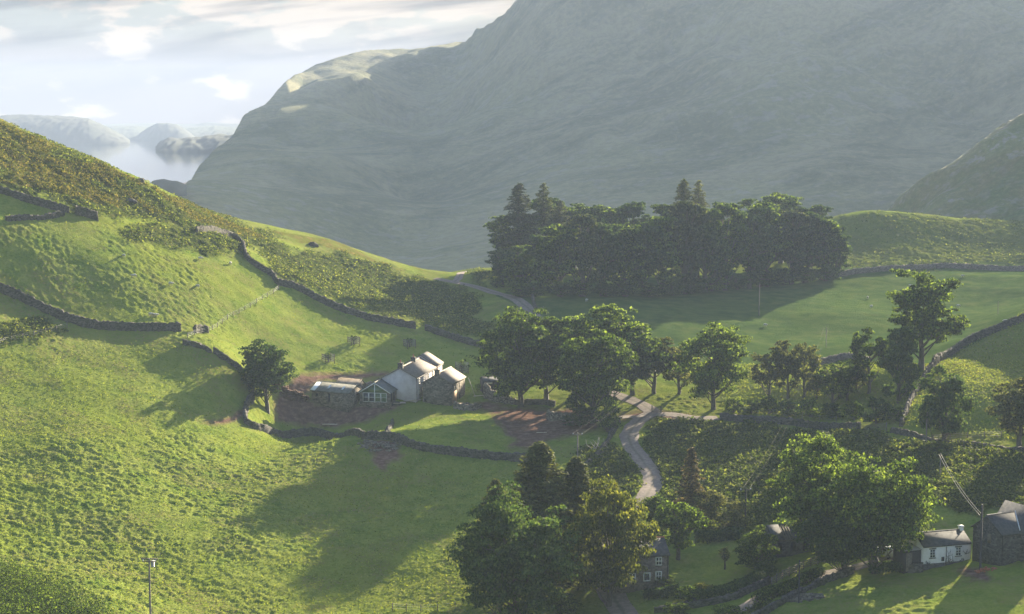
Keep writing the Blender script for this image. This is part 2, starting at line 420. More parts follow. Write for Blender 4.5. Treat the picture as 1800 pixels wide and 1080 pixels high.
def ground_mat():
    m = bpy.data.materials.new("ground_cover"); m.use_nodes = True; T = NT(m.node_tree)
    for nd in list(T.n): T.n.remove(nd)
    pos = T.add('ShaderNodeNewGeometry').outputs['Position']
    at1 = T.add('ShaderNodeAttribute', attribute_name='cover'); s = T.add('ShaderNodeSeparateColor', ins={0: at1.outputs['Color']})
    at2 = T.add('ShaderNodeAttribute', attribute_name='sward'); s2 = T.add('ShaderNodeSeparateColor', ins={0: at2.outputs['Color']})
    nf = T.noise(pos, 1.7, 5, 0.65); nm = T.noise(pos, 0.22, 5, 0.6); nb = T.noise(pos, 0.045, 4, 0.5)
    grass = T.ramp(nf, [(0.30, (0.062, 0.112, 0.012)), (0.5, (0.165, 0.218, 0.040)), (0.70, (0.270, 0.300, 0.070))])
    grass2 = T.ramp(nm, [(0.35, (0.088, 0.152, 0.024)), (0.6, (0.240, 0.262, 0.062))])
    g = T.mix(0.5, grass, grass2)
    g = T.mix(T.math('MULTIPLY', T.ramp(nb, [(0.42, 0.0), (0.65, 1.0)]), 0.45), g, (0.19, 0.225, 0.030))
    dry = T.ramp(nf, [(0.3, (0.10, 0.075, 0.035)), (0.7, (0.20, 0.165, 0.080))])
    g = T.mix(T.math('MULTIPLY', s.outputs[2], T.ramp(nf, [(0.42, 0.0), (0.62, 0.75)])), g, dry)
    shade_grass = T.ramp(nm, [(0.3, (0.022, 0.055, 0.018)), (0.5, (0.040, 0.082, 0.024)), (0.7, (0.075, 0.104, 0.034))])  # grass colour darkened in place of the pasture's shade
    g = T.mix(T.math('MULTIPLY', s2.outputs[0], 0.8), g, shade_grass)
    br = T.ramp(T.noise(pos, 1.1, 5, 0.7), [(0.30, (0.020, 0.032, 0.008)), (0.50, (0.060, 0.082, 0.020)), (0.72, (0.150, 0.120, 0.045))])
    g = T.mix(s.outputs[0], g, br)
    rust = T.ramp(T.noise(pos, 0.5, 5, 0.65), [(0.45, (0.115, 0.125, 0.022)), (0.66, (0.190, 0.125, 0.050))])
    g = T.mix(T.math('MULTIPLY', s2.outputs[1], 0.75), g, rust)
    di = T.ramp(T.noise(pos, 0.9, 6, 0.65), [(0.30, (0.085, 0.052, 0.038)), (0.52, (0.165, 0.100, 0.075)), (0.75, (0.28, 0.195, 0.15))])
    g = T.mix(s.outputs[1], g, di)
    bmp = T.add('ShaderNodeBump', ins={'Strength': 0.75, 'Distance': 0.35, 'Height': T.noise(pos, 2.6, 5, 0.7)})
    p = T.add('ShaderNodeBsdfPrincipled', ins={'Base Color': g, 'Roughness': 0.9, 'Normal': bmp.outputs[0]})
    p.inputs['Specular IOR Level'].default_value = 0.0
    T.add('ShaderNodeOutputMaterial', ins={0: p.outputs[0]})
    return m
gm = mesh_from('ground', np.stack([xx, yy, zz], -1).reshape(-1, 3), grid_faces(*xx.shape), True)
color_attr(gm, 'cover', np.stack([m_br * np.where((gpx > 1440) & (gpy < 490), 0.55, 1.0), m_di, np.clip(m_dry + 0.75 * in_poly(gpx, gpy, [(1620,650),(1700,590),(1820,550),(2000,540),(1900,700),(1760,700),(1680,690)]), 0, 1), np.ones_like(m_br)], -1))
m_rust = in_poly(gpx, gpy, [(-300,205),(0,205),(300,345),(470,405),(600,425),(760,480),(700,475),(560,430),(440,420),(330,385),(200,365),(60,330),(-300,300)]) * 1.0
m_gap = 0.30 + 0.70 * blotch(xx, yy, 11, 87, 0.38)
m_rust = m_rust * blotch(xx, yy, 12, 81, 0.35)
color_attr(gm, 'sward', np.stack([m_shade, m_rust, m_lush, np.ones_like(m_br)], -1))  # first channel holds the pasture's painted shade
M_GROUND = ground_mat()
ground = link('ground', gm, M_GROUND); tag(ground, kind='structure')
ZTOP = Surf.__new__(Surf)
del base, tuft, ridge, terr, lump, disp, gx, gy, steep

# ------------------------------------------------------------------ tracks
def track_mat(name, c0, c1):
    m = bpy.data.materials.new(name); m.use_nodes = True; T = NT(m.node_tree)
    p = T.n['Principled BSDF']; pos = T.add('ShaderNodeNewGeometry').outputs['Position']
    uvn = T.add('ShaderNodeUVMap').outputs[0]; sx = T.add('ShaderNodeSeparateXYZ', ins={0: uvn})
    c = T.ramp(T.noise(pos, 1.3, 6, 0.7), [(0.3, c0), (0.7, c1)])
    # grassy middle and worn wheel lines: real zones across the width
    mid = T.ramp(T.math('ABSOLUTE', T.math('ADD', T.math('SUBTRACT', sx.outputs[0], 0.5), T.math('MULTIPLY', T.math('SUBTRACT', T.noise(pos, 0.7, 3), 0.5), 0.12))), [(0.02, 1.0), (0.12, 0.0)])
    c = T.mix(T.math('MULTIPLY', mid, 0.45), c, (0.085, 0.085, 0.045))
    T.l.new(c, p.inputs['Base Color']); p.inputs['Roughness'].default_value = 0.95; p.inputs['Specular IOR Level'].default_value = 0.1
    b = T.add('ShaderNodeBump', ins={'Strength': 0.5, 'Distance': 0.08, 'Height': T.noise(pos, 4.0, 5, 0.7)}); T.l.new(b.outputs[0], p.inputs['Normal'])
    return m
M_TRACK = track_mat('gravel_track', (0.150, 0.118, 0.098), (0.300, 0.245, 0.205))
for k, (pts, hw, nm_) in enumerate(tracks):
    d = np.gradient(pts[:, :2], axis=0); d /= np.linalg.norm(d, axis=1)[:, None]; nrm = np.c_[-d[:, 1], d[:, 0]]
    K = 7; tt = np.linspace(-1, 1, K); wv = hw * (1 + 0.22 * fbm(pts[:, 0] / 3.5, pts[:, 1] / 3.5, 2, 91)[:, None] * np.abs(tt))
    X = pts[:, 0, None] + nrm[:, 0, None] * tt * wv; Y = pts[:, 1, None] + nrm[:, 1, None] * tt * wv
    Z = G0(X, Y) + 0.06 + 0.012 * k + 0.03 * (1 - np.abs(np.abs(tt) * 2 - 1))
    me = mesh_from(nm_, np.stack([X, Y, Z], -1).reshape(-1, 3), grid_faces(len(pts), K), True)
    uv = me.uv_layers.new(name='UVMap'); vi = np.empty(len(me.loops), np.int32); me.loops.foreach_get('vertex_index', vi)
    uu = np.tile((tt + 1) / 2, len(pts))[vi]; uv.data.foreach_set('uv', np.c_[uu, np.zeros_like(uu)].astype(np.float32).ravel())
    tag(link(nm_, me, M_TRACK), kind='structure')

# ------------------------------------------------------------------ mountain, crag hill and the fell added off-frame to shape shadows
def fell_mat(name, cg, cr, crock, sc=1.0, rock=0.5):
    m = bpy.data.materials.new(name); m.use_nodes = True; T = NT(m.node_tree)
    p = T.n['Principled BSDF']; geo = T.add('ShaderNodeNewGeometry'); pos = geo.outputs['Position']
    mp_ = T.add('ShaderNodeMapping', ins={0: pos}); mp_.vector_type = 'TEXTURE'; mp_.inputs['Rotation'].default_value = (0, -0.42, 0.3); mp_.inputs['Scale'].default_value = (1.9, 1.0, 0.6)
    n1 = T.noise(mp_.outputs[0], 0.012 * sc, 8, 0.66, 0.6); n2 = T.noise(pos, 0.055 * sc, 6, 0.65); n3 = T.noise(pos, 0.006 * sc, 5, 0.55)
    c = T.mix(T.ramp(n1, [(0.42, 0.0), (0.58, 1.0)]), cg, cr)
    c = T.mix(T.math('MULTIPLY', T.ramp(n3, [(0.45, 0.0), (0.6, 1.0)]), 0.55), c, (0.245, 0.245, 0.100))
    fine = T.noise(pos, 0.16 * sc, 7, 0.72)
    c = T.mix(T.ramp(fine, [(0.36, 0.35), (0.56, 0.0)]), c, (0.055, 0.065, 0.030))
    c = T.mix(T.ramp(fine, [(0.52, 0.0), (0.70, 0.4)]), c, (0.30, 0.29, 0.14))
    rk = T.math('MULTIPLY', T.ramp(n2, [(0.53, 0.0), (0.62, 1.0)]), T.ramp(n3, [(0.40, 0.2), (0.62, 1.0)]))
    c = T.mix(T.math('MULTIPLY', rk, rock), c, crock)
    T.l.new(c, p.inputs['Base Color']); p.inputs['Roughness'].default_value = 0.95; p.inputs['Specular IOR Level'].default_value = 0.1
    b = T.add('ShaderNodeBump', ins={'Strength': 0.7, 'Distance': 4.5 / sc, 'Height': T.noise(pos, 0.11 * sc, 9, 0.75)}); T.l.new(b.outputs[0], p.inputs['Normal'])
    return m
MC = [
 (300,345,1150),(330,318,1240),(352,290,1400),(375,265,1500),(410,240,1560),(430,205,1620),(450,190,1650),(470,182,1680),(500,145,1740),(535,122,1850),(560,108,1900),(640,90,1980),(700,82,2060),(820,72,2200),
 (845,38,1960),(880,14,1900),(915,-5,1850),(1000,-45,1780),(1150,-60,1720),(1300,-65,1680),(1500,-65,1640),(1800,-65,1600),(2050,-60,1560),(2300,-60,1520),(2600,30,1500),
 (340,360,1130),(400,400,1070),(560,440,1100),(740,482,1040),(900,492,980),(1100,495,960),(1300,495,950),(1500,490,945),(1800,480,940),(2200,460,960),(2600,430,1000),
 (400,330,1220),(450,300,1340),(500,330,1270),(550,260,1530),(600,200,1640),(640,150,1760),(560,350,1230),(640,300,1400),(700,240,1740),(760,180,1830),(820,120,1890),
 (700,340,1400),(700,420,1190),(800,300,1440),(900,240,1500),(900,340,1300),(900,420,1120),(1000,150,1620),(1000,250,1440),(1000,350,1250),(1100,200,1500),(1150,60,1660),(1150,300,1300),
 (1200,400,1110),(1300,180,1440),(1300,290,1290),(1300,20,1620),(1450,100,1500),(1450,275,1260),(1450,330,1190),(1450,420,1060),(1600,60,1500),(1600,200,1360),(1600,310,1210),(1750,20,1530),(1750,150,1400),(1750,300,1200),(2000,200,1300),(2300,200,1280),
]
MH = [(x_ * y_, y_, z_) for x_, y_, z_ in (((60-900)/F,1150,0),((60-900)/F,1400,0),((100-900)/F,1850,0),((150-900)/F,2450,0),((250-900)/F,2600,10),((400-900)/F,2800,40),((430-900)/F,2950,60))] + [(-420,2700,60),(-560,2400,10),(-100,2900,150),(200,2700,260),(600,2500,230),(1000,2300,220),(1300,1800,150),(1400,1200,60),(-150,3200,60),(400,3200,150),(-300,3000,40),(1000,3000,200),(-600,3100,5)]
MSF = Surf([P(*c) for c in MC] + MH, -900, 1700, 800, 3400, 8.0, c=40.0)
def mount_h(x, y):
    h = MSF(x, y)
    up = np.clip((h - 40) / 130, 0.04, 1) * 0.85 * np.clip((900 + F * x / np.maximum(y, 1) - 640) / 260, 0.12, 1)
    r = fbm((x + 0.35 * y) / 190, (y - 0.2 * x) / 420, 4, 101)
    g = np.abs(fbm((x * 0.75 + 0.66 * y) / 120, (y * 0.75 - x * 0.66) / 330, 3, 111))
    st = fbm(x / 60, y / 60, 5, 121, 0.6)
    h = h + up * (50 * r - 44 * g + 15 * st - 7 * np.abs(fbm((x + 0.5 * y) / 38, (y - 0.5 * x) / 110, 3, 151)))
    px = 900 + F * x / np.maximum(y, 1)
    k = np.array(MC[:25], float); zk = np.array([P(*c)[2] for c in MC[:25]])
    Yr = np.interp(px, k[:, 0], k[:, 2]); zr = np.interp(px, k[:, 0], zk) + 2.5 * fbm(x / 35, y / 35, 3, 145) + 3 * fbm(x / 140, 0 * x, 3, 146)
    d = y - Yr
    cap = zr + np.where(d > 0, -0.16 * d, 0.28 * np.maximum(d, -80) * np.clip((zr - 70) / 60, 0.1, 1) * np.clip((760 - px) / 120, 0, 1) + 0.085 * np.minimum(d + 80 * np.clip((760 - px) / 120, 0, 1), 0) * np.clip((zr - 100) / 100, -0.5, 1))
    h = np.minimum(h, cap)
    h = h - np.maximum(0, 296 - px) * 1.5
    return np.minimum(h, 275 + 0.1 * (h - 275))
mcols = np.r_[np.arange(150, 1900, 3.2), np.arange(1900, 3000, 12)]; mrows = np.r_[np.arange(850, 1300, 5.0), np.arange(1300, 2500, 6.5), np.arange(2500, 3300, 25)]
X = (mcols[None, :] - 900) / F * mrows[:, None]; Y = mrows[:, None] * np.ones(len(mcols))
me = mesh_from('mountain', np.stack([X, Y, np.maximum(mount_h(X, Y), -20)], -1).reshape(-1, 3), grid_faces(*X.shape), True)
M_FELL = fell_mat('fell_grass', (0.085, 0.110, 0.045), (0.255, 0.235, 0.120), (0.33, 0.30, 0.31), 1.0, 0.3)
tag(link('mountain', me, M_FELL), kind='structure')

CR = [(1552,380,830),(1600,352,835),(1680,306,840),(1720,272,850),(1760,254,860),(1800,226,870),(1600,400,780),(1700,400,740),(1700,350,770),(1800,330,760),(1800,400,720),(1900,330,740),(1900,420,700)]
CH = [(290,884,118),(318,892,136),(350,900,142),(420,930,150),(480,960,150),(560,940,140),(300,1000,80),(230,950,25),(420,1080,110),(200,860,20),(170,800,10),(170,720,10),(350,760,110),(440,800,150),(520,780,150),(420,700,100),(600,800,140),(600,1100,80),(250,1100,10),(330,680,72),(480,660,100)]  # unseen fell right of the spur, added and shaped to control shade
CSF = Surf([P(*c) for c in CR] + CH, 120, 700, 640, 1160, 4.0, c=20.0)
def crag_h(x, y):
    h = CSF(x, y)
    return h + 6 * fbm(x / 45, y / 45, 5, 131, 0.55) - 5 * np.abs(fbm((x + y) / 26, (y - x) / 90, 3, 141))
x = np.arange(130, 690, 1.8); y = np.arange(650, 1150, 2.4); X, Y = np.meshgrid(x, y)
Z = crag_h(X, Y)
edge = np.clip(np.minimum(np.minimum(X - 130, 690 - X) / 40, np.minimum(Y - 650, 1150 - Y) / 30), 0, 1)
Z = Z * edge + (-25) * (1 - edge)
me = mesh_from('hills', np.stack([X, Y, Z], -1).reshape(-1, 3), grid_faces(*X.shape), True)
M_CRAG = fell_mat('crag_grass', (0.105, 0.150, 0.045), (0.175, 0.160, 0.065), (0.30, 0.27, 0.27), 2.5, 0.75)
tag(link('hills', me, M_CRAG), kind='structure')

# ------------------------------------------------------------------ valley floor, lake and far shores
def plain_mat(name, col, rough=0.9, scale=0.01, var=0.3):
    m = bpy.data.materials.new(name); m.use_nodes = True; T = NT(m.node_tree); p = T.n['Principled BSDF']
    pos = T.add('ShaderNodeNewGeometry').outputs['Position']
    c = T.ramp(T.noise(pos, scale, 6, 0.6), [(0.3, [v * (1 - var) for v in col]), (0.7, [v * (1 + var) for v in col])])
    T.l.new(c, p.inputs['Base Color']); p.inputs['Roughness'].default_value = rough; p.inputs['Specular IOR Level'].default_value = 0.2
    return m
M_VALLEY = plain_mat('valley_pasture', (0.07, 0.10, 0.03))
x = np.linspace(-3200, 2600, 90); y = np.linspace(-100, 2500, 60); X, Y = np.meshgrid(x, y)
Z = np.full(X.shape, -26.0)
me = mesh_from('valley_floor', np.stack([X, Y, Z], -1).reshape(-1, 3), grid_faces(*X.shape), True)
tag(link('valley_floor', me, M_VALLEY), kind='structure')
m = bpy.data.materials.new('lake_water'); m.use_nodes = True; T = NT(m.node_tree); p = T.n['Principled BSDF']
p.inputs['Base Color'].default_value = (0.03, 0.05, 0.06, 1); p.inputs['Roughness'].default_value = 0.06; p.inputs['IOR'].default_value = 1.33
b = T.add('ShaderNodeBump', ins={'Strength': 0.03, 'Distance': 0.5, 'Height': T.noise(T.add('ShaderNodeNewGeometry').outputs['Position'], 0.02, 3)}); T.l.new(b.outputs[0], p.inputs['Normal'])
y = np.r_[np.linspace(1265, 2500, 60), np.linspace(2550, 6300, 50)]; c, Y = np.meshgrid(np.linspace(0, 1, 60), y)
right = np.interp(y, [1265, 1400, 1500, 1560, 1620, 2600], [326, 352, 376, 412, 432, 470])[:, None]; X = (-900 + c * (right + 900) - 900) / F * Y
me = mesh_from('lake', np.stack([X, Y, np.full(X.shape, 55.0)], -1).reshape(-1, 3), grid_faces(*X.shape), True)
tag(link('lake', me, m), kind='structure')

def range_(name, prof, Y0, Y1, Yc, mat, rough=4.0, seed=1, trees=0.0, q=0.48):
    """a hill range: crest profile in photo rows at depth Yc, falling to the water front and back"""
    px = np.array([p[0] for p in prof], float); pz = np.array([P(p[0], p[1], Yc)[2] for p in prof])
    Y0, Y1, Yc = Y0 * q, Y1 * q, Yc * q
    pz = np.array([P(p[0], p[1], Yc)[2] for p in prof]); c = np.arange(px[0], px[-1] + 0.1, 1.3); r = np.linspace(Y0, Y1, 60)
    X = (c[None, :] - 900) / F * r[:, None]; Y = r[:, None] * np.ones(len(c))
    crest = np.interp(c, px, pz)[None, :]
    t = np.where(Y < Yc, (Y - Y0) / (Yc - Y0), (Y1 - Y) / (Y1 - Yc)); t = np.clip(t, 0, 1)
    s = np.sin(t * math.pi / 2) ** 0.8
    Z = 53 + (crest - 53) * s + s * rough * fbm(X / 220, Y / 220, 5, seed) + trees * (s > 0.03) * fbm(X / 14, Y / 40, 2, seed + 5)
    me = mesh_from(name, np.stack([X, Y, Z], -1).reshape(-1, 3), grid_faces(*X.shape), True)
    return tag(link(name, me, mat), kind='structure')
M_WOOD = plain_mat('far_woodland', (0.022, 0.034, 0.020), scale=0.02, var=0.5)
M_FARM = plain_mat('far_farmland', (0.06, 0.08, 0.04), scale=0.004, var=0.5)
range_('far_hill', [(-400,220),(-200,205),(0,204),(60,203),(110,204),(160,209),(190,222),(210,234),(225,243),(232,248)], 6900, 7900, 7500, M_WOOD, 3, 151, 3)
range_('lake_hill', [(225,246),(245,238),(262,226),(280,217),(298,216),(315,220),(330,229),(345,240),(352,246)], 8300, 9200, 8700, M_WOOD, 2, 161, 3)
range_('headland', [(276,262),(282,254),(292,246),(310,244),(345,242),(380,238),(420,237),(470,236),(560,236)], 5150, 6300, 5500, M_WOOD, 1.5, 171, 5)
range_('far_shore', [(-600,232),(0,232),(180,230),(200,224),(240,222),(300,230),(345,226),(380,223),(430,226),(600,225),(900,225)], 9300, 11200, 10400, M_FARM, 6, 181, 3)
range_('horizon_hills', [(-900,216),(0,217),(180,219),(240,221),(330,218),(370,216),(420,218),(600,216),(1200,214)], 11300, 12900, 12200, M_FARM, 14, 191, 0)
range_('near_shore', [(255,332),(270,322),(290,319),(312,322),(330,330)], 2280, 2480, 2380, M_WOOD, 3, 201, 3)
# ------------------------------------------------------------------ vegetation
def leaf_mat(name, c_lo, c_mid, c_hi, trans=0.35, tcol=None):
    m = bpy.data.materials.new(name); m.use_nodes = True; T = NT(m.node_tree)
    for nd in list(T.n): T.n.remove(nd)
    geo = T.add('ShaderNodeNewGeometry'); pos = geo.outputs['Position']
    oi = T.add('ShaderNodeObjectInfo')
    f = T.math('ADD', T.math('MULTIPLY', geo.outputs['Random Per Island'], 0.55), T.math('MULTIPLY', T.noise(pos, 0.45, 3), 0.5))
    f = T.math('ADD', f, T.math('MULTIPLY', T.math('SUBTRACT', oi.outputs['Random'], 0.5), 0.22))
    c = T.ramp(f, [(0.15, c_lo), (0.5, c_mid), (0.88, c_hi)])
    d = T.add('ShaderNodeBsdfPrincipled', ins={'Base Color': c, 'Roughness': 0.8}); d.inputs['Specular IOR Level'].default_value = 0.06
    tcol = tcol or (1.25, 1.2, 0.55)
    t = T.add('ShaderNodeBsdfTranslucent', ins={'Color': T.mix(1.0, c, tcol, 'MULTIPLY')})
    mx = T.add('ShaderNodeMixShader', ins={0: trans, 1: d.outputs[0], 2: t.outputs[0]})
    T.add('ShaderNodeOutputMaterial', ins={0: mx.outputs[0]})
    return m
L_SYC = leaf_mat('leaves_sycamore', (0.019, 0.034, 0.009), (0.048, 0.087, 0.019), (0.230, 0.313, 0.072), 0.48)
L_DARK = leaf_mat('leaves_dark', (0.017, 0.036, 0.014), (0.038, 0.076, 0.026), (0.120, 0.175, 0.052), 0.42)
L_YEL = leaf_mat('leaves_olive_gold', (0.042, 0.056, 0.014), (0.100, 0.122, 0.026), (0.290, 0.285, 0.070), 0.5)
L_BRI = leaf_mat('leaves_bright', (0.024, 0.045, 0.009), (0.065, 0.114, 0.020), (0.259, 0.358, 0.075), 0.53)
L_HAW = leaf_mat('leaves_hawthorn', (0.025, 0.034, 0.013), (0.066, 0.081, 0.030), (0.227, 0.240, 0.104), 0.46)
L_CON = leaf_mat('needles_larch', (0.035, 0.050, 0.018), (0.085, 0.108, 0.034), (0.230, 0.235, 0.085), 0.42)
L_FIR = leaf_mat('needles_fir', (0.017, 0.028, 0.013), (0.043, 0.062, 0.027), (0.177, 0.208, 0.095), 0.33)
L_BROWN = leaf_mat('needles_brown', (0.024, 0.021, 0.013), (0.061, 0.051, 0.029), (0.234, 0.191, 0.100), 0.33)
L_BRK = leaf_mat('bracken_fronds', (0.023, 0.036, 0.009), (0.066, 0.100, 0.024), (0.293, 0.313, 0.095), 0.46)
L_BRK2 = leaf_mat('bracken_turning', (0.029, 0.039, 0.009), (0.074, 0.092, 0.020), (0.260, 0.215, 0.072), 0.42)
L_GRA = leaf_mat('grass_blades', (0.085, 0.130, 0.022), (0.180, 0.230, 0.042), (0.320, 0.335, 0.085), 0.35)
def bark_mat():
    m = bpy.data.materials.new('bark'); m.use_nodes = True; T = NT(m.node_tree); p = T.n['Principled BSDF']
    pos = T.add('ShaderNodeNewGeometry').outputs['Position']
    c = T.ramp(T.noise(pos, 2.5, 5, 0.7), [(0.3, (0.045, 0.036, 0.028)), (0.7, (0.13, 0.11, 0.09))]); T.l.new(c, p.inputs['Base Color']); p.inputs['Roughness'].default_value = 0.9
    b = T.add('ShaderNodeBump', ins={'Strength': 0.6, 'Distance': 0.08, 'Height': T.noise(pos, 7, 4, 0.7)}); T.l.new(b.outputs[0], p.inputs['Normal'])
    return m
M_BARK = bark_mat()

def cards(P_, N_, size, asp=0.7, r=rng, jit=0.8):
    """leaf sprays: one bent four-sided leaf cluster per point, facing roughly N_"""
    n = len(P_); N_ = N_ + jit * r.normal(size=(n, 3)); N_ /= np.linalg.norm(N_, axis=1)[:, None] + 1e-9
    A = np.cross(N_, r.normal(size=(n, 3))); A /= np.linalg.norm(A, axis=1)[:, None] + 1e-9; B = np.cross(N_, A)
    s = (size if np.ndim(size) else np.full(n, size)) * (0.65 + 0.7 * r.random(n)); s = s[:, None]
    k1 = (0.7 + 0.5 * r.random((n, 1))); b = (r.random((n, 1)) - 0.3) * 0.35 * s
    V = np.stack([P_ - A * s * 0.5 * k1, P_ + B * s * 0.5 * asp + N_ * b, P_ + A * s * 0.5, P_ - B * s * 0.5 * asp * k1 + N_ * b], 1)
    return V.reshape(-1, 3), np.arange(4 * n, dtype=np.int32).reshape(-1, 4)
def sphere_pts(n, r=rng):
    v = r.normal(size=(n, 3)); return v / np.linalg.norm(v, axis=1)[:, None]

def broadleaf(h, w, nl, leaf=0.5, style='round', seed=0, lift=0.16, per=1.0):
    """returns (crown mesh, trunk mesh) of a tree h tall and w wide standing at the origin"""
    r = np.random.default_rng(seed)
    R = w / 2; z0 = h * lift; H = h - z0
    lobes = []
    n_l = {'round': 52, 'spread': 46, 'column': 44, 'open': 36, 'bush': 34, 'dome': 60, 'tiers': 56}[style]
    i = 0
    while len(lobes) < n_l and i < 3000:
        i += 1
        d = sphere_pts(1, r)[0]; q = r.random() ** 0.4
        t = 0.5 + 0.5 * d[2] * q                                   # 0 bottom, 1 top
        if style in ('bush', 'column'): t = r.random()
        if style in ('round', 'dome'): prof = math.sqrt(max(0, 1 - (2 * t - 1) ** 2)) * (1.0 if t > 0.45 else 0.92)
        elif style == 'spread': prof = (0.45 + 0.75 * math.sin(min(1, t * 1.15) * math.pi) ** 0.7)
        elif style == 'column': prof = 0.90 - 0.30 * max(0, t - 0.4)
        elif style == 'bush': prof = math.sqrt(max(0.05, 1 - (max(0, t - 0.15) / 0.9) ** 2))
        elif style == 'tiers': prof = 0.98 - 0.62 * max(0, t - 0.35) - 0.5 * max(0, 0.2 - t)
        else: prof = 0.65 + 0.4 * math.sin(t * math.pi)
        hv = d[:2] / (np.linalg.norm(d[:2]) + 1e-6) * (r.random() ** 0.45) * prof
        lr = {'open': 0.22, 'column': 0.27, 'tiers': 0.21}.get(style, 0.25) * (0.75 + 0.5 * r.random())
        lx, ly = hv * R * (1 - lr * 0.7)
        lz = z0 + H * (0.10 + 0.80 * t)
        rad = lr * min(R, H * 0.6)
        if any((lx - a[0]) ** 2 + (ly - a[1]) ** 2 + (lz - a[2]) ** 2 < (0.36 * (rad + a[3])) ** 2 for a in lobes): continue
        lobes.append((lx, ly, lz, rad))
    Ps = []; Ns = []
    area = sum(l[3] ** 2 for l in lobes)
    for (lx, ly, lz, rad) in lobes:
        nsub = max(5, int(11 * (0.7 + 0.6 * r.random())))
        dirs = sphere_pts(nsub, r); dirs[:, 2] = dirs[:, 2] * 0.8 + 0.12
        npl = int(nl * rad * rad / area / nsub * (0.75 + 0.5 * r.random())) + 1
        for d in dirs:
            c = np.array([lx, ly, lz]) + d * rad * (0.62 + 0.45 * r.random()) * np.array([1, 1, 0.8]); sr = rad * (0.34 + 0.24 * r.random())
            o = sphere_pts(npl, r); o[:, 2] = np.abs(o[:, 2]) * 0.9 - 0.25
            Ps.append(c + o * sr * (0.55 + 0.55 * r.random((npl, 1))) * np.array([1.15, 1.15, 0.75])); Ns.append(o + 0.5 * d + np.array([0, 0, 0.35]))
        nin = int(nl * 0.12 * rad * rad / area)                     # inner leaves
        o = sphere_pts(nin, r); Ps.append(np.array([lx, ly, lz]) + o * rad * 0.6 * r.random((nin, 1))); Ns.append(o)
    Pn = np.concatenate(Ps); Nn = np.concatenate(Ns)
    q = np.percentile(np.hypot(Pn[:, 0], Pn[:, 1]), 96); kx = R / q * 1.02
    q2 = np.percentile(Pn[:, 2], 99.5); Pn[:, :2] *= kx; Pn[:, 2] *= h / q2
    lobes = [(a * kx, b_ * kx, c_ * h / q2, d_ * kx) for a, b_, c_, d_ in lobes]
    Pn[:, 2] = np.maximum(Pn[:, 2], 0.25 + 0.3 * r.random(len(Pn)))
    V, Fq = cards(Pn, Nn, leaf, 0.75, r, 0.85)
    tb = MB(); tr = h * 0.022 + 0.10
    top = z0 + H * 0.55
    wob = r.normal(size=(6, 2)) * w * 0.012
    tp = [(wob[k][0] * (k > 0), wob[k][1] * (k > 0), -0.6 + (top + 0.6) * k / 5) for k in range(6)]
    tb.tube(tp, [tr * 1.35, tr * 1.05, tr * 0.9, tr * 0.72, tr * 0.5, tr * 0.25], 8)
    for (lx, ly, lz, rad) in lobes[:18]:
        zs = min(max(z0 * 0.8, lz - 0.35 * math.hypot(lx, ly) - 0.18 * H * r.random() - 0.08 * H), top)
        k = int(np.clip((zs + 0.6) / (top + 0.6) * 5, 0, 4)); st = np.array([tp[k][0], tp[k][1], zs]); en = np.array([lx, ly, lz])
        mid = (st + en) / 2 + np.array([0, 0, -0.06 * np.linalg.norm(en - st)]) + r.normal(size=3) * 0.04 * np.linalg.norm(en - st)
        tt = np.linspace(0, 1, 6)[:, None]; cv = (1 - tt) ** 2 * st + 2 * tt * (1 - tt) * mid + tt ** 2 * en
        tb.tube(cv, tr * 0.40, 5, tr * 0.08)
        for _ in range(2):
            e2 = en + sphere_pts(1, r)[0] * rad * 0.8; tb.tube([cv[3], (cv[3] + e2) / 2 + r.normal(size=3) * 0.1, e2], tr * 0.16, 4, tr * 0.04)
    fs = [np.array(tb.q, np.int32), np.array(tb.t, np.int32)]
    return mesh_from('crown', V, Fq), mesh_from('trunk', np.concatenate(tb.v), fs, True)

def conifer(h, w, nb, leaf=0.6, seed=0, droop=0.25, gap=0.0, lean=0.0, base=0.10, asp=0.35, pe=0.75):
    r = np.random.default_rng(seed); tb = MB(); Ps = []; Ns = []
    tr = h * 0.014 + 0.08
    tb.tube([(lean * (z / h) ** 2, 0, z) for z in np.linspace(-0.5, h * 0.97, 7)], tr, 7, 0.03)
    for i in range(nb):
        t = base + (1 - base) * (i + r.random() * 0.8) / nb
        if r.random() < gap: continue
        z = h * t; L = w / 2 * (1 - t) ** pe * (0.6 + 0.5 * r.random()) + 0.25
        a = i * 2.399 + r.normal() * 0.3; dv = np.array([math.cos(a), math.sin(a), 0])
        s = np.linspace(0, 1, 6)[:, None]
        pts = np.array([lean * t * t, 0, z]) + dv * L * s + np.array([0, 0, 1.0]) * (0.12 * L * s - droop * L * s ** 2)
        tb.tube(pts[[0, 2, 5]], 0.03 + 0.018 * L, 4, 0.015)
        m = int(10 + 20 * L); q = r.random(m) ** 0.65
        c = np.array([np.interp(q, s[:, 0], pts[:, k]) for k in range(3)]).T
        side = np.cross(dv, [0, 0, 1.0]); off = r.normal(size=m) * (0.10 + 0.16 * L * (1 - q * 0.6))
        c += side * off[:, None] + np.array([0, 0, -1.0]) * np.abs(r.normal(size=m))[:, None] * 0.16 + np.array([0, 0, 0.1])
        Ps.append(c); Ns.append(np.tile(np.array([0, 0, 1.0]), (m, 1)) + dv * 0.3)
    m = int(30); c = np.c_[r.normal(size=m) * 0.12 + lean, r.normal(size=m) * 0.12, h * (0.93 + 0.075 * r.random(m))]; Ps.append(c); Ns.append(sphere_pts(m, r))
    V, Fq = cards(np.concatenate(Ps), np.concatenate(Ns), leaf, asp, r, 0.5)
    return mesh_from('crown', V, Fq), mesh_from('trunk', np.concatenate(tb.v), [np.array(tb.q, np.int32), np.array(tb.t, np.int32)], True)

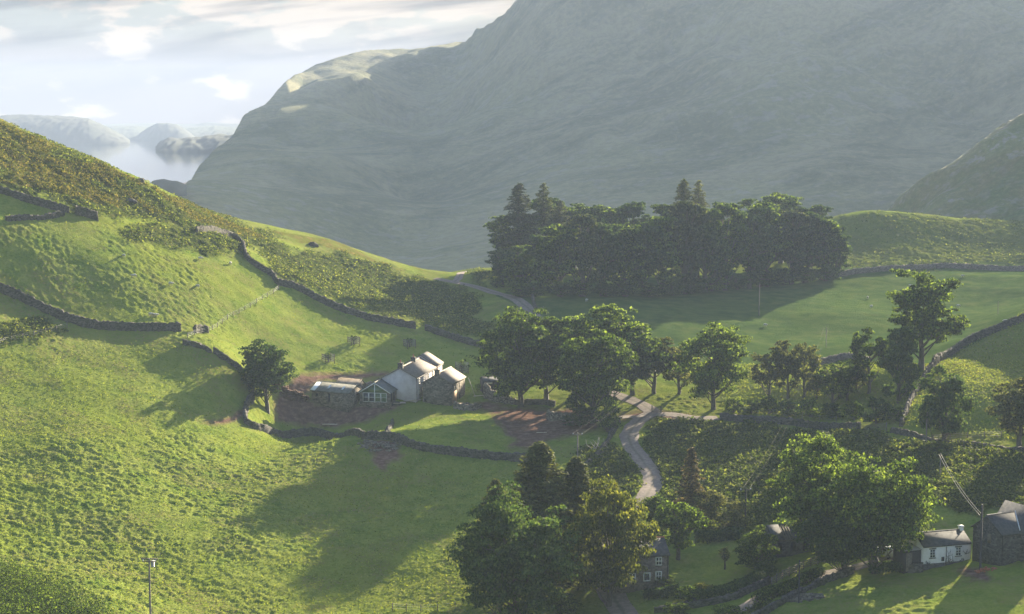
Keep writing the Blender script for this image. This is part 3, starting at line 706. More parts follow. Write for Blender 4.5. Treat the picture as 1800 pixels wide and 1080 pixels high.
ARCH = {}
def arch(key, fn, h, w, *a, **k):
    ARCH[key] = (fn(h, w, *a, **k), h, w)
arch('big_dark', broadleaf, 20, 19, 26000, 0.50, 'dome', seed=1, lift=0.03)
arch('big_gold', broadleaf, 16, 19, 17000, 0.50, 'spread', seed=2, lift=0.05)
arch('big_a', broadleaf, 20, 17, 24000, 0.52, 'dome', seed=3, lift=0.06)
arch('big_b', broadleaf, 17, 20, 24000, 0.50, 'dome', seed=4, lift=0.05)
arch('syc_a', broadleaf, 18, 16, 13500, 0.58, 'round', seed=5, lift=0.05)
arch('syc_b', broadleaf, 18, 15, 12500, 0.60, 'spread', seed=6, lift=0.08)
arch('syc_c', broadleaf, 17, 13, 12000, 0.58, 'round', seed=7, lift=0.08)
arch('tier', broadleaf, 18, 14, 12000, 0.55, 'tiers', seed=8, lift=0.07)
arch('lone', broadleaf, 14, 10.5, 12500, 0.46, 'dome', seed=9, lift=0.10)
arch('plant_a', broadleaf, 20, 11, 10500, 0.72, 'column', seed=10, lift=0.0)
arch('plant_b', broadleaf, 20, 12, 9500, 0.75, 'round', seed=11, lift=0.01)
arch('plant_c', broadleaf, 20, 12, 8500, 0.75, 'spread', seed=12, lift=0.02)
arch('haw_a', broadleaf, 9, 8, 3600, 0.42, 'open', seed=13, lift=0.10)
arch('haw_b', broadleaf, 8, 7, 3200, 0.42, 'spread', seed=14, lift=0.10)
arch('haw_c', broadleaf, 9, 6.5, 3600, 0.42, 'open', seed=15, lift=0.12)
arch('yew', broadleaf, 11, 11, 13000, 0.42, 'bush', seed=16, lift=0.02)
arch('bush_a', broadleaf, 5, 5, 3600, 0.30, 'bush', seed=17, lift=0.02)
arch('bush_b', broadleaf, 3, 4.4, 2200, 0.28, 'bush', seed=18, lift=0.02)
arch('small', broadleaf, 9, 8, 6500, 0.38, 'spread', seed=19, lift=0.14)
arch('larch', conifer, 20, 11, 330, 0.62, seed=20, droop=0.12, pe=0.58)
arch('fir', conifer, 22, 10, 230, 0.62, seed=21, droop=0.22, gap=0.18, pe=0.6, asp=0.28)
arch('fir_b', conifer, 22, 10, 170, 0.62, seed=25, droop=0.10, gap=0.2, pe=0.65, asp=0.28)
arch('scruff', conifer, 11, 6, 120, 0.55, seed=22, droop=0.30, gap=0.2)
arch('sapling', broadleaf, 2.6, 1.5, 260, 0.22, 'open', seed=23, lift=0.25)

used_tree = {}
ordn = ['first', 'second', 'third', 'fourth', 'fifth', 'sixth', 'seventh', 'eighth', 'ninth', 'tenth', 'eleventh', 'twelfth', 'thirteenth', 'fourteenth', 'fifteenth', 'sixteenth', 'seventeenth', 'eighteenth']
def plant(key, px, py, top, width, mat, name, label, cat='tree', group=None, ymin=150.0, rz=None, xy=None, dz=0.0, bark=None):
    p = at(px, py, ymin) if xy is None else on(*xy)
    s = p[1] / F; h = (py - top) * s * 1.01; w = width * s
    (cm, tm), h0, w0 = ARCH[key]
    sc = (w / w0, w / w0, h / h0)
    rz = rng.random() * 6.283 if rz is None else rz
    loc = (p[0], p[1], p[2] + dz)
    t = thing(name, label, cat, loc, rz, group); t.scale = sc
    c = link('crown', cm, L_SYC, t); c.material_slots[0].link = 'OBJECT'; c.material_slots[0].material = mat
    link('trunk', tm, M_BARK, t)
    return t

# --- foreground trio beside the lane
plant('big_dark', 905, 1120, 868, 205, L_DARK, 'broadleaf_tree', 'largest dark round-crowned tree at the bottom centre foreground, left of the golden tree', ymin=180)
plant('big_gold', 1070, 1068, 846, 172, L_YEL, 'broadleaf_tree', 'golden green spreading tree in the foreground, overhanging the slate cottage gable')
plant('larch', 948, 1045, 772, 205, L_CON, 'larch_tree', 'tallest feathery larch rising behind the dark round foreground tree')
plant('larch', 1012, 1020, 800, 150, L_CON, 'larch_tree', 'shorter larch with a blunt top just right of the tallest foreground larch')
plant('larch', 872, 1040, 838, 120, L_CON, 'larch_tree', 'small pale larch whose tip shows left of the tallest foreground larch')
plant('bush_a', 985, 1085, 1040, 70, L_BRI, 'bush', 'low bright green bush at the foot of the foreground trees beside the lane', 'bush')
# --- trees of the lower right
plant('big_a', 1440, 975, 768, 168, L_SYC, 'broadleaf_tree', 'tall left half of the paired trees between the derelict building and whitewashed cottage', ymin=200)
plant('big_b', 1535, 1008, 806, 205, L_SYC, 'broadleaf_tree', 'wide right half of the paired trees, leaning over the whitewashed cottage yard', ymin=200)
plant('big_b', 1480, 1012, 890, 150, L_DARK, 'broadleaf_tree', 'low dark tree filling the front of the paired trees beside the lane fence', ymin=200)
plant('small', 1192, 985, 884, 98, L_BRI, 'broadleaf_tree', 'fresh green small tree right beside the slate cottage with white windows')
plant('small', 1152, 935, 872, 60, L_SYC, 'broadleaf_tree', 'dark shrubby tree behind the slate cottage, below the bend of the track')
plant('scruff', 1214, 925, 786, 78, L_BROWN, 'conifer_tree', 'thin brownish conifer standing in the bracken right of the winding track')
plant('small', 1245, 925, 862, 75, L_HAW, 'shrub', 'pale shrub thicket right of the thin brownish conifer', 'shrub')
plant('bush_a', 1290, 935, 880, 60, L_HAW, 'shrub', 'pale green shrub left of the pole above the garden', 'shrub')
plant('yew', 1330, 1003, 926, 74, L_SYC, 'bush', 'tall rounded clipped bush at the right edge of the garden lawn', 'bush')
plant('bush_a', 1346, 1012, 985, 36, L_DARK, 'bush', 'small square bush in front of the rounded clipped bush', 'bush')
plant('sapling', 1274, 1000, 962, 20, L_HAW, 'sapling', 'slim young tree standing alone on the garden lawn', 'sapling')
plant('bush_b', 1208, 1058, 1032, 50, L_BRI, 'bush', 'bright sunlit bush on the garden boundary below the slate cottage', 'bush')
plant('bush_b', 1236, 1050, 1026, 44, L_YEL, 'bush', 'arching pale bush on the garden boundary, right of the bright sunlit bush', 'bush')
plant('bush_b', 1165, 1030, 1012, 46, L_SYC, 'bush', 'low rounded bush by the front corner of the slate cottage', 'bush')
plant('bush_b', 1190, 1085, 1062, 60, L_SYC, 'bush', 'rounded shrub below the garden wall at the bottom edge', 'bush')
plant('bush_b', 1285, 1092, 1066, 70, L_SYC, 'bush', 'leafy bush at the bottom edge beside the lane mouth', 'bush')
# --- farm
plant('lone', 470, 724, 600, 92, L_DARK, 'broadleaf_tree', 'lone dark round tree standing left of the farm buildings', rz=1.0)
plant('syc_a', 915, 716, 546, 152, L_SYC, 'broadleaf_tree', 'large sycamore close to the right end of the farm buildings', ymin=300)
plant('syc_b', 960, 705, 562, 124, L_SYC, 'broadleaf_tree', 'sycamore behind the large sycamore at the farm end', ymin=300)
plant('syc_a', 1042, 745, 586, 134, L_SYC, 'broadleaf_tree', 'front sycamore reaching low over the broken wall above the track', ymin=300)
plant('syc_b', 1068, 700, 541, 146, L_SYC, 'broadleaf_tree', 'tallest sycamore in the middle of the farm grove', ymin=300)
plant('syc_c', 1008, 700, 556, 120, L_SYC, 'broadleaf_tree', 'sycamore left of the tallest one in the farm grove', ymin=300)
plant('syc_c', 1112, 695, 572, 112, L_SYC, 'broadleaf_tree', 'open crowned sycamore on the right side of the farm grove', ymin=300)
plant('haw_a', 1150, 692, 596, 96, L_HAW, 'broadleaf_tree', 'thin olive tree right of the farm grove above the track', ymin=300)
plant('haw_b', 1192, 694, 612, 74, L_HAW, 'broadleaf_tree', 'small olive tree between the farm grove and the rounded sycamore by the junction', ymin=300)
plant('syc_a', 1254, 720, 573, 124, L_SYC, 'broadleaf_tree', 'rounded sycamore standing right of the track junction', ymin=300)
plant('bush_a', 1020, 752, 716, 60, L_DARK, 'bush', 'dark bush under the front sycamore of the farm grove', 'bush')
plant('bush_a', 1068, 760, 700, 50, L_SYC, 'bush', 'bush at the right foot of the front sycamore by the track', 'bush')
# --- orchard-like belt to the right of the junction
ob = [('haw_a', 1352, 705, 612, 66, L_HAW), ('haw_c', 1384, 702, 600, 56, L_HAW), ('haw_b', 1412, 700, 606, 60, L_HAW), ('haw_a', 1436, 708, 652, 44, L_HAW),
      ('haw_b', 1462, 716, 642, 64, L_SYC), ('haw_c', 1490, 704, 632, 50, L_SYC), ('haw_c', 1527, 692, 578, 62, L_SYC), ('haw_b', 1505, 690, 640, 44, L_HAW)]
obl = ['leftmost thin hawthorn in the sunlit paddock', 'tallest thin hawthorn in the sunlit paddock, second from the left', 'third thin hawthorn from the left in the sunlit paddock', 'low hawthorn right of the three thin hawthorns',
       'bushy low tree in the middle of the sunlit paddock', 'upright small tree right of the bushy low paddock tree', 'round topped dark tree left of the narrow evergreen in the paddock', 'small pale tree behind the round topped dark paddock tree']
for (k, px, py, tp, w, mt), lb in zip(ob, obl): plant(k, px, py, tp, w, mt, 'hawthorn_tree' if mt is L_HAW else 'broadleaf_tree', lb, ymin=300)
plant('plant_a', 1580, 708, 577, 62, L_DARK, 'evergreen_tree', 'narrow dark evergreen left of the tall tiered tree', ymin=300)
plant('tier', 1619, 652, 478, 138, L_SYC, 'broadleaf_tree', 'tall tiered tree standing on the wall above the paddock at the right', ymin=300, rz=0.6)
plant('yew', 1660, 772, 648, 106, L_DARK, 'yew_tree', 'dense dark yew right of the leaning wall and below the sunlit slope')
plant('syc_c', 1792, 785, 662, 112, L_HAW, 'broadleaf_tree', 'pale green tree cut by the right edge of the photo')
hb = [(1290, 726, 700, 36), (1322, 728, 704, 40), (1352, 728, 696, 34), (1385, 732, 706, 44), (1425, 734, 702, 46), (1462, 736, 710, 40), (1500, 738, 708, 40), (1540, 745, 700, 56), (1578, 742, 716, 40)]
for i, (px, py, tp, w) in enumerate(hb):
    plant('bush_b', px, py, tp, w, L_DARK if i % 2 else L_SYC, 'hedge_bush', f'{ordn[i]} dark low bush from the left in the ragged hedge along the paddock wall', 'bush', 'bushes in the ragged paddock hedge')
# --- plantation on the rise
PG = 'broadleaf trees of the dark plantation'
fr = [(882, 505, 432, 52), (915, 514, 428, 72), (950, 519, 418, 74), (985, 521, 398, 78), (1022, 522, 388, 76), (1058, 521, 390, 74), (1095, 520, 392, 72), (1130, 520, 384, 78), (1168, 519, 376, 80), (1205, 517, 368, 80), (1243, 514, 366, 80), (1280, 511, 364, 78), (1316, 508, 364, 78), (1352, 504, 366, 76), (1386, 500, 370, 74), (1418, 496, 376, 70), (1448, 492, 384, 64), (1470, 488, 402, 46)]
kk = ['plant_b', 'plant_c', 'plant_b', 'plant_a', 'plant_c', 'plant_b', 'plant_a']
for i, (px, py, tp, w) in enumerate(fr):
    plant(kk[i % 7], px + rng.normal() * 3, py, tp + rng.normal() * 9, w * 1.04, (L_DARK, L_SYC, L_DARK, L_SYC, L_FIR)[i % 5], 'plantation_tree',
          f'{ordn[i]} dark tree from the left along the near edge of the plantation', 'tree', PG, ymin=380)
for i in range(11):
    px = 905 + i * 52 + rng.normal() * 5
    p = at(px, 500 - max(0, (px - 1200) / 30), 380)
    y = p[1] + 22 + 8 * rng.random(); xw = (px - 900) / F * y * 1.006
    s = y / F; h = 20.5 + 2.0 * rng.random() - (3.5 if px < 960 else 0) - (2.0 if px > 1400 else 0)
    t = plant(kk[(i * 3) % 7], px, 500, 500 - h / s, 15.0 / s, (L_SYC, L_DARK, L_SYC)[i % 3], 'plantation_tree', f'{ordn[i]} tree from the left half hidden in the second row of the plantation', 'tree', PG, xy=(xw, y))
for (px, py, tp, w, lb) in [(912, 505, 344, 104, 'tallest spiky conifer at the left end of the plantation'), (955, 505, 345, 92, 'open branched conifer second from the plantation left end'), (984, 505, 374, 80, 'shorter conifer right of the open branched conifer at the plantation left end'),
                            (1200, 498, 328, 92, 'left of the twin conifers rising over the middle of the plantation'), (1226, 498, 331, 88, 'right of the twin conifers rising over the middle of the plantation')]:
    p = at(px, 500, 380); y = p[1] + 12
    plant('fir_b' if px in (955, 1226, 984) else 'fir', px, py, tp, w, L_CON if px > 1100 else L_FIR, 'conifer_tree', lb, ymin=380, xy=((px - 900) / F * y * 1.005, y), dz=0.5)
for i in range(15):
    px = 905 + i * 39 + rng.normal() * 5
    plant('bush_a', px, 522 - max(0, (px - 1150) / 11), 492 - max(0, (px - 1150) / 11) + rng.random() * 8, 46 + 14 * rng.random(), L_DARK if i % 3 else L_SYC, 'undergrowth_bush', f'{ordn[i]} dark shrub from the left in the undergrowth at the plantation foot', 'bush', 'undergrowth shrubs at the plantation foot', ymin=380)
plant('bush_b', 873, 506, 492, 26, L_SYC, 'bush', 'low bush at the left corner of the plantation beside the track', 'bush', ymin=380)

# --- bracken and rough growth: nobody could count it
def scatter(name, mask, n, size, mat, lift=0.12, seed=3, asp=0.5, up=0.9, ht=0.0):
    r = np.random.default_rng(seed)
    w = (mask * (m_gap if 'bracken' in name else 1.0) * ((gpx > -60) & (gpx < 1860) & (gpy < 1110) & (yy > 190) & (dtr > 0.25))).ravel(); w = w / w.sum()
    idx = r.choice(w.size, n, p=w)
    Pn = np.stack([xx.ravel()[idx], yy.ravel()[idx], zz.ravel()[idx]], -1) + r.normal(size=(n, 3)) * np.array([0.35, 0.35, 0.0])
    Pn[:, 2] += lift + ht * r.random(n)
    Nn = np.tile(np.array([0, 0, up]), (n, 1))
    V, Fq = cards(Pn, Nn, size * (0.6 + 0.4 * np.clip(Pn[:, 1] / 300, 0.7, 1.6)), asp, r, 0.75)
    return tag(link(name, mesh_from(name, V, Fq), mat), kind='stuff')
right_low = (m_br > 0.5) & (gpy > 700) & (gpx > 900)
scatter('bracken', m_br * (m_rust < 0.4) * (~right_low) * np.where((gpx > 1440) & (gpy < 490), 0.3, 1.0), 56000, 0.55, L_BRK, 0.15, 31)
scatter('turning_bracken', m_br * (m_rust >= 0.4), 34000, 0.50, L_BRK2, 0.10, 32)
scatter('bracken_bank', right_low * 1.0, 62000, 0.62, L_BRK, 0.20, 33, ht=0.5)
scatter('bramble_thicket', in_poly(gpx, gpy, [(-200,990),(0,1008),(80,1035),(190,1085),(200,1200),(-200,1200)]) * 1.0, 22000, 0.36, L_SYC, 0.3, 34, ht=2.4)

scatter('grass_tufts', (m_br < 0.2) * (m_di < 0.2) * (gpx < 1150) * (yy < 420) * (0.3 + (m_lush > 0)), 60000, 0.30, L_GRA, 0.02, 36, asp=0.6, up=0.5, ht=0.10)
scatter('rough_grass', in_poly(gpx, gpy, [(1270,640),(1600,640),(1640,640),(1800,548),(1900,540),(1900,790),(1560,745),(1270,728)]) * (m_br < 0.2) * 1.0, 26000, 0.36, L_GRA, 0.02, 37, asp=0.6, up=0.5, ht=0.16)
# ------------------------------------------------------------------ built things
def simple_mat(name, c0, c1, rough=0.85, scale=2.0, bump=0.3, bscale=8.0, spec=0.2, bd=0.05):
    m = bpy.data.materials.new(name); m.use_nodes = True; T = NT(m.node_tree); p = T.n['Principled BSDF']
    pos = T.add('ShaderNodeNewGeometry').outputs['Position']
    c = T.ramp(T.noise(pos, scale, 5, 0.65), [(0.3, c0), (0.7, c1)]); T.l.new(c, p.inputs['Base Color'])
    p.inputs['Roughness'].default_value = rough; p.inputs['Specular IOR Level'].default_value = spec
    if bump:
        b = T.add('ShaderNodeBump', ins={'Strength': bump, 'Distance': bd, 'Height': T.noise(pos, bscale, 4, 0.7)}); T.l.new(b.outputs[0], p.inputs['Normal'])
    return m
def stone_mat(name, lo, hi, scale=2.6, moss=0.25, gap=0.35):
    m = bpy.data.materials.new(name); m.use_nodes = True; T = NT(m.node_tree); p = T.n['Principled BSDF']
    pos = T.add('ShaderNodeNewGeometry').outputs['Position']
    mp = T.add('ShaderNodeMapping', ins={0: pos}); mp.inputs['Scale'].default_value = (1, 1, 1.7)
    v = T.add('ShaderNodeTexVoronoi', feature='F1', ins={'Vector': mp.outputs[0], 'Scale': scale})
    e = T.add('ShaderNodeTexVoronoi', feature='DISTANCE_TO_EDGE', ins={'Vector': mp.outputs[0], 'Scale': scale})
    sc = T.add('ShaderNodeSeparateColor', ins={0: v.outputs['Color']})
    f = T.math('ADD', T.math('MULTIPLY', sc.outputs[0], 0.7), T.math('MULTIPLY', T.noise(pos, 0.8, 4), 0.35))
    c = T.ramp(f, [(0.15, lo), (0.85, hi)])
    c = T.mix(T.math('MULTIPLY', T.ramp(e.outputs['Distance'], [(0.0, 1.0), (0.07, 0.0)]), gap), c, (0.03, 0.027, 0.022))
    c = T.mix(T.math('MULTIPLY', T.ramp(T.noise(pos, 0.5, 4), [(0.5, 0.0), (0.65, 1.0)]), moss), c, (0.07, 0.085, 0.025))
    T.l.new(c, p.inputs['Base Color']); p.inputs['Roughness'].default_value = 0.92; p.inputs['Specular IOR Level'].default_value = 0.15
    b = T.add('ShaderNodeBump', ins={'Strength': 0.8, 'Distance': 0.10, 'Height': T.ramp(e.outputs['Distance'], [(0.0, 0.0), (0.12, 1.0)])}); T.l.new(b.outputs[0], p.inputs['Normal'])
    return m
M_DRY = stone_mat('dry_stone', (0.055, 0.050, 0.044), (0.155, 0.143, 0.124), 2.8, 0.35)
M_STONE = stone_mat('house_stone', (0.10, 0.088, 0.072), (0.30, 0.26, 0.21), 2.4, 0.08, 0.3)
M_DARKST = stone_mat('slate_stone', (0.06, 0.06, 0.06), (0.16, 0.153, 0.145), 3.0, 0.12, 0.35)
M_PURP = stone_mat('brown_stone', (0.13, 0.108, 0.095), (0.29, 0.24, 0.21), 2.4, 0.10, 0.3)
M_RENDER = simple_mat('white_render', (0.66, 0.62, 0.60), (0.80, 0.77, 0.74), 0.85, 0.8, 0.2)
M_FARMW = simple_mat('aged_render', (0.44, 0.39, 0.385), (0.60, 0.55, 0.54), 0.85, 0.9, 0.3)
M_WHITE = simple_mat('white_paint', (0.72, 0.72, 0.70), (0.82, 0.82, 0.80), 0.6, 3.0, 0.0)
M_SLATE = simple_mat('slate_roof', (0.058, 0.060, 0.066), (0.115, 0.115, 0.120), 0.92, 2.2, 0.4, 5.0, 0.1)
M_SLATE2 = simple_mat('weathered_slate', (0.10, 0.105, 0.10), (0.22, 0.22, 0.205), 0.9, 1.6, 0.4, 5.0, 0.1)
M_SROOF = simple_mat('stone_slab_roof', (0.14, 0.115, 0.095), (0.25, 0.215, 0.18), 0.85, 1.8, 0.5, 4.0)
M_GLASS = simple_mat('window_glass', (0.02, 0.025, 0.03), (0.04, 0.045, 0.05), 0.12, 2.0, 0.0, 1.0, 0.6)
M_GREENGL = simple_mat('green_glass', (0.035, 0.07, 0.025), (0.07, 0.13, 0.045), 0.15, 1.2, 0.0, 1.0, 0.6)
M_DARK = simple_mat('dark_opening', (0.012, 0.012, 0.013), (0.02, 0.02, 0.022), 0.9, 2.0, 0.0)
M_WOOD_ = simple_mat('grey_timber', (0.10, 0.085, 0.07), (0.22, 0.19, 0.155), 0.85, 5.0, 0.3)
M_DTIMB = simple_mat('dark_timber', (0.035, 0.033, 0.035), (0.06, 0.055, 0.055), 0.8, 3.0, 0.2)
M_PLANK = simple_mat('fresh_plank', (0.50, 0.40, 0.30), (0.68, 0.58, 0.46), 0.7, 3.0, 0.1)
M_METAL = simple_mat('grey_metal', (0.25, 0.25, 0.25), (0.38, 0.38, 0.37), 0.5, 2.0, 0.0, 1, 0.5)
M_SHEET = simple_mat('white_sheet', (0.66, 0.68, 0.70), (0.80, 0.82, 0.84), 0.5, 1.0, 0.0)
M_TERRA = simple_mat('terracotta', (0.30, 0.10, 0.06), (0.42, 0.16, 0.09), 0.8, 3.0, 0.0)
M_EARTH = simple_mat('soil', (0.060, 0.038, 0.030), (0.15, 0.085, 0.060), 0.95, 1.5, 0.6, 3.0, 0.1, 0.2)
M_PAVE = simple_mat('pale_paving', (0.40, 0.32, 0.27), (0.55, 0.46, 0.38), 0.9, 2.0, 0.2)
M_CONC = simple_mat('concrete', (0.24, 0.23, 0.21), (0.36, 0.34, 0.31), 0.9, 2.0, 0.2)

def stone_wall(pix, h, label, wbase=0.75, name='stone_wall', mat=None, ymin=150.0, seed=1, ruin=0.0, group=None, hend=None):
    pts = path3(pix, 0.4, ymin); n = len(pts); r = np.random.default_rng(seed)
    d = np.gradient(pts[:, :2], axis=0); d /= np.linalg.norm(d, axis=1)[:, None] + 1e-9; nm = np.c_[-d[:, 1], d[:, 0]]
    hh = np.linspace(h, h if hend is None else hend, n) * (1 + 0.05 * r.normal(size=n)) + 0.20 * fbm(pts[:, 0] / 3, pts[:, 1] / 3, 2, seed) - ruin * np.clip(fbm(pts[:, 0] / 5, pts[:, 1] / 5, 2, seed + 3) * 3, 0, 1) * h
    prof = [(-0.55, -0.6), (-0.5, 0.0), (-0.44, 0.35), (-0.38, 0.70), (-0.34, 0.93), (-0.22, 1.0), (0.0, 1.03), (0.22, 1.0), (0.34, 0.93), (0.38, 0.70), (0.44, 0.35), (0.5, 0.0), (0.55, -0.6)]
    V = np.zeros((n, len(prof), 3))
    for k, (a, b) in enumerate(prof):
        j = 0.10 * r.normal(size=n); V[:, k, 0] = pts[:, 0] + nm[:, 0] * (a * wbase + j) ; V[:, k, 1] = pts[:, 1] + nm[:, 1] * (a * wbase + j)
        V[:, k, 2] = pts[:, 2] + b * np.maximum(hh, 0.25) + (0.10 * r.normal(size=n) if b > 0.8 else 0.05 * r.normal(size=n)) + (0 if b > 0 else -0.2)
    K = len(prof); fq = grid_faces(n, K)
    caps = []
    for i0 in (0, n - 1):
        for k in range(K // 2): caps.append([i0 * K + k, i0 * K + k + 1, i0 * K + K - 2 - k, i0 * K + K - 1 - k])
    o = link(name, mesh_from(name, V.reshape(-1, 3), np.vstack([fq, np.array(caps, np.int32)])), mat or M_DRY)
    return tag(o, label, 'wall', group)

stone_wall([(-60,490),(0,512),(60,540),(110,562),(160,577),(240,582),(318,583)], 1.75, 'long dry stone wall curving down the left pasture to a square end', ymin=250, seed=2)
stone_wall([(345,410),(405,418),(425,432),(433,455),(455,474),(478,488),(486,500)], 1.5, 'dry stone wall dropping from the left hillside to the kink above the pasture', ymin=320, seed=3)
stone_wall([(487,501),(520,510),(560,530),(600,548),(660,566),(731,578)], 1.6, 'dry stone wall running from the kink down behind the farm to the gap', ymin=320, seed=4)
stone_wall([(748,581),(800,598),(853,613)], 1.5, 'short dry stone wall right of the gap, leading under the farm trees', ymin=320, seed=5)
stone_wall([(-60,318),(0,340),(60,360),(122,376)], 1.6, 'topmost dry stone wall crossing the upper left hillside', ymin=300, seed=6)
stone_wall([(133,378),(150,382),(172,388)], 2.0, 'short thick wall piece right of the gap in the topmost wall', ymin=300, seed=7)
stone_wall([(10,388),(40,386),(80,384),(112,380)], 1.0, 'low tumbled wall just under the topmost wall at the far left', ymin=300, seed=8, ruin=0.5)
stone_wall([(375,622),(395,636),(425,657),(432,664)], 1.3, 'dry stone wall behind the lone dark tree', ymin=300, seed=9)
stone_wall([(322,606),(345,610),(372,622)], 1.1, 'ruined wall corner on the knoll left of the lone tree', ymin=300, seed=10, ruin=0.4)
stone_wall([(342,586),(352,584),(366,586)], 1.5, 'small square sheepfold wall stub at the field gap', ymin=300, seed=11)
stone_wall([(445,700),(434,716),(430,738),(440,752),(470,762),(520,768),(580,771),(640,772)], 1.35, 'farm garden wall below the bare soil yard', ymin=290, seed=12)
stone_wall([(640,772),(690,775),(740,792),(820,804),(900,811),(935,812)], 1.45, 'farm garden wall below the shaded lawn, continuing to the foreground larches', ymin=270, seed=13)
stone_wall([(690,745),(684,756),(678,772)], 0.8, 'low tumbled wall dividing the soil yard from the shaded lawn', ymin=290, seed=14, ruin=0.5)
stone_wall([(935,522),(938,534),(942,548)], 1.0, 'short wall beside the upper track at the pasture gate', ymin=380, seed=15)
stone_wall([(1440,492),(1470,487),(1520,480),(1600,475),(1700,473),(1860,470)], 1.6, 'long stone wall at the foot of the grassy hill right of the plantation', ymin=420, seed=16, mat=M_PURP)
stone_wall([(1436,644),(1460,638),(1490,632),(1530,640)], 1.4, 'stone wall piece behind the paddock hawthorns', ymin=360, seed=17, mat=M_PURP)
stone_wall([(1640,645),(1665,630),(1700,606),(1750,585),(1800,565),(1860,545)], 1.7, 'stone wall climbing to the right along the crest of the sunlit slope', ymin=300, seed=18)
stone_wall([(1640,645),(1622,672),(1604,702),(1590,735),(1583,752)], 1.3, 'stone wall running down toward the field gate left of the yew', ymin=300, seed=19)
stone_wall([(1265,738),(1330,744),(1400,749),(1500,755),(1508,756)], 1.3, 'stone wall below the paddock hedge, right of the junction', ymin=290, seed=20)
stone_wall([(1566,760),(1640,778),(1720,788),(1860,800)], 0.9, 'low stone wall along the top of the bracken bank under the yew', ymin=270, seed=21, ruin=0.3)
stone_wall([(1088,745),(1072,770),(1058,795),(1040,815),(1022,832)], 1.2, 'collapsing stone wall between the grove and the winding track', ymin=260, seed=22, ruin=0.5)
stone_wall([(1150,1078),(1230,1068),(1290,1055),(1330,1036),(1352,1026)], 0.9, 'garden wall between the hedge and the lane', ymin=180, seed=23)
stone_wall([(1290,1110),(1350,1078),(1400,1050),(1440,1030),(1480,1015),(1500,1008)], 1.0, 'tumbled field wall on the far right side of the lane', ymin=180, seed=24, ruin=0.4)
stone_wall([(1586,1006),(1604,1008),(1622,1006)], 1.35, 'yard wall in front of the dark lean-to shed', ymin=180, seed=25)
stone_wall([(636,708),(660,712),(703,713)], 0.7, 'low terrace wall in front of the glazed extension', ymin=300, seed=26)
stone_wall([(798,718),(825,722),(846,716)], 1.3, 'broken yard wall below the stone barn corner', ymin=300, seed=27, ruin=0.4, mat=M_STONE)
stone_wall([(852,700),(868,706),(905,712)], 3.4, 'tall broken barn wall at the right end of the farm', 0.9, 'ruined_wall', M_STONE, 300, 28, 0.15, hend=1.6)
stone_wall([(905,712),(950,712),(975,716)], 1.1, 'low wall in the dark shade of the farm grove', ymin=300, seed=29)
stone_wall([(962,738),(985,741),(1015,742)], 1.7, 'square brown wall at the right edge of the soil patch', 0.8, 'stone_wall', M_STONE, 300, 30)

# ---- houses
def house(name, label, cat, o, d, L, wl, wr, hel, her, hr, wall, roof, over=0.25, thick=0.18, verge=0.15, parent=None, below=2.0, ridge_mat=None, hole=None):
    """ridge along local +Y from o; wl/wr half widths left/right of the ridge; heights of eaves and ridge"""
    rz = math.atan2(-d[0], d[1]); t = thing(name, label, cat, (o[0], o[1], o[2]), rz)
    MB().prism([(-wl, -below), (wr, -below), (wr, her - 0.04), (0, hr - 0.05), (-wl, hel - 0.04)], 0, L).build('wall', wall, t)
    sl = (hr - hel) / wl; sr = (hr - her) / wr; m = MB()
    for sgn, w, s in ((-1, wl, sl), (1, wr, sr)):
        if hole and sgn == hole[0]:
            spans = [(-verge, hole[1]), (hole[2], L + verge)]
        else: spans = [(-verge, L + verge)]
        for y0, y1 in spans:
            x1 = sgn * (w + over); z1 = hr - s * (w + over)
            m.hexa([(0.0, y0, hr), (x1, y0, z1), (x1, y1, z1), (0.0, y1, hr)], [(0.0, y0, hr + thick), (x1, y0, z1 + thick), (x1, y1, z1 + thick), (0.0, y1, hr + thick)])
    rf = m.build('roof', roof, t)
    c = MB(); c.tube([(0, -verge - 0.02, hr + thick), (0, L + verge + 0.02, hr + thick)], 0.13, 6)
    if not hole: c.build('ridge_tiles', ridge_mat or roof, rf)
    t['dims'] = 0; del t['dims']
    return t, rf
def chimney(rf, x, y, z0, h, w, dd, mat, pots=1):
    ch = MB().box(x - w / 2, x + w / 2, y - dd / 2, y + dd / 2, z0 - 1.2, z0 + h).box(x - w / 2 - 0.07, x + w / 2 + 0.07, y - dd / 2 - 0.07, y + dd / 2 + 0.07, z0 + h - 0.16, z0 + h - 0.02).build('chimney', mat, rf)
    for k in range(pots):
        m = MB(); m.tube([(x, y + (k - (pots - 1) / 2) * 0.4, z0 + h - 0.02), (x, y + (k - (pots - 1) / 2) * 0.4, z0 + h + 0.65)], 0.14, 8, 0.11); o = m.build('chimney_pot', M_TERRA, rf)
    return ch
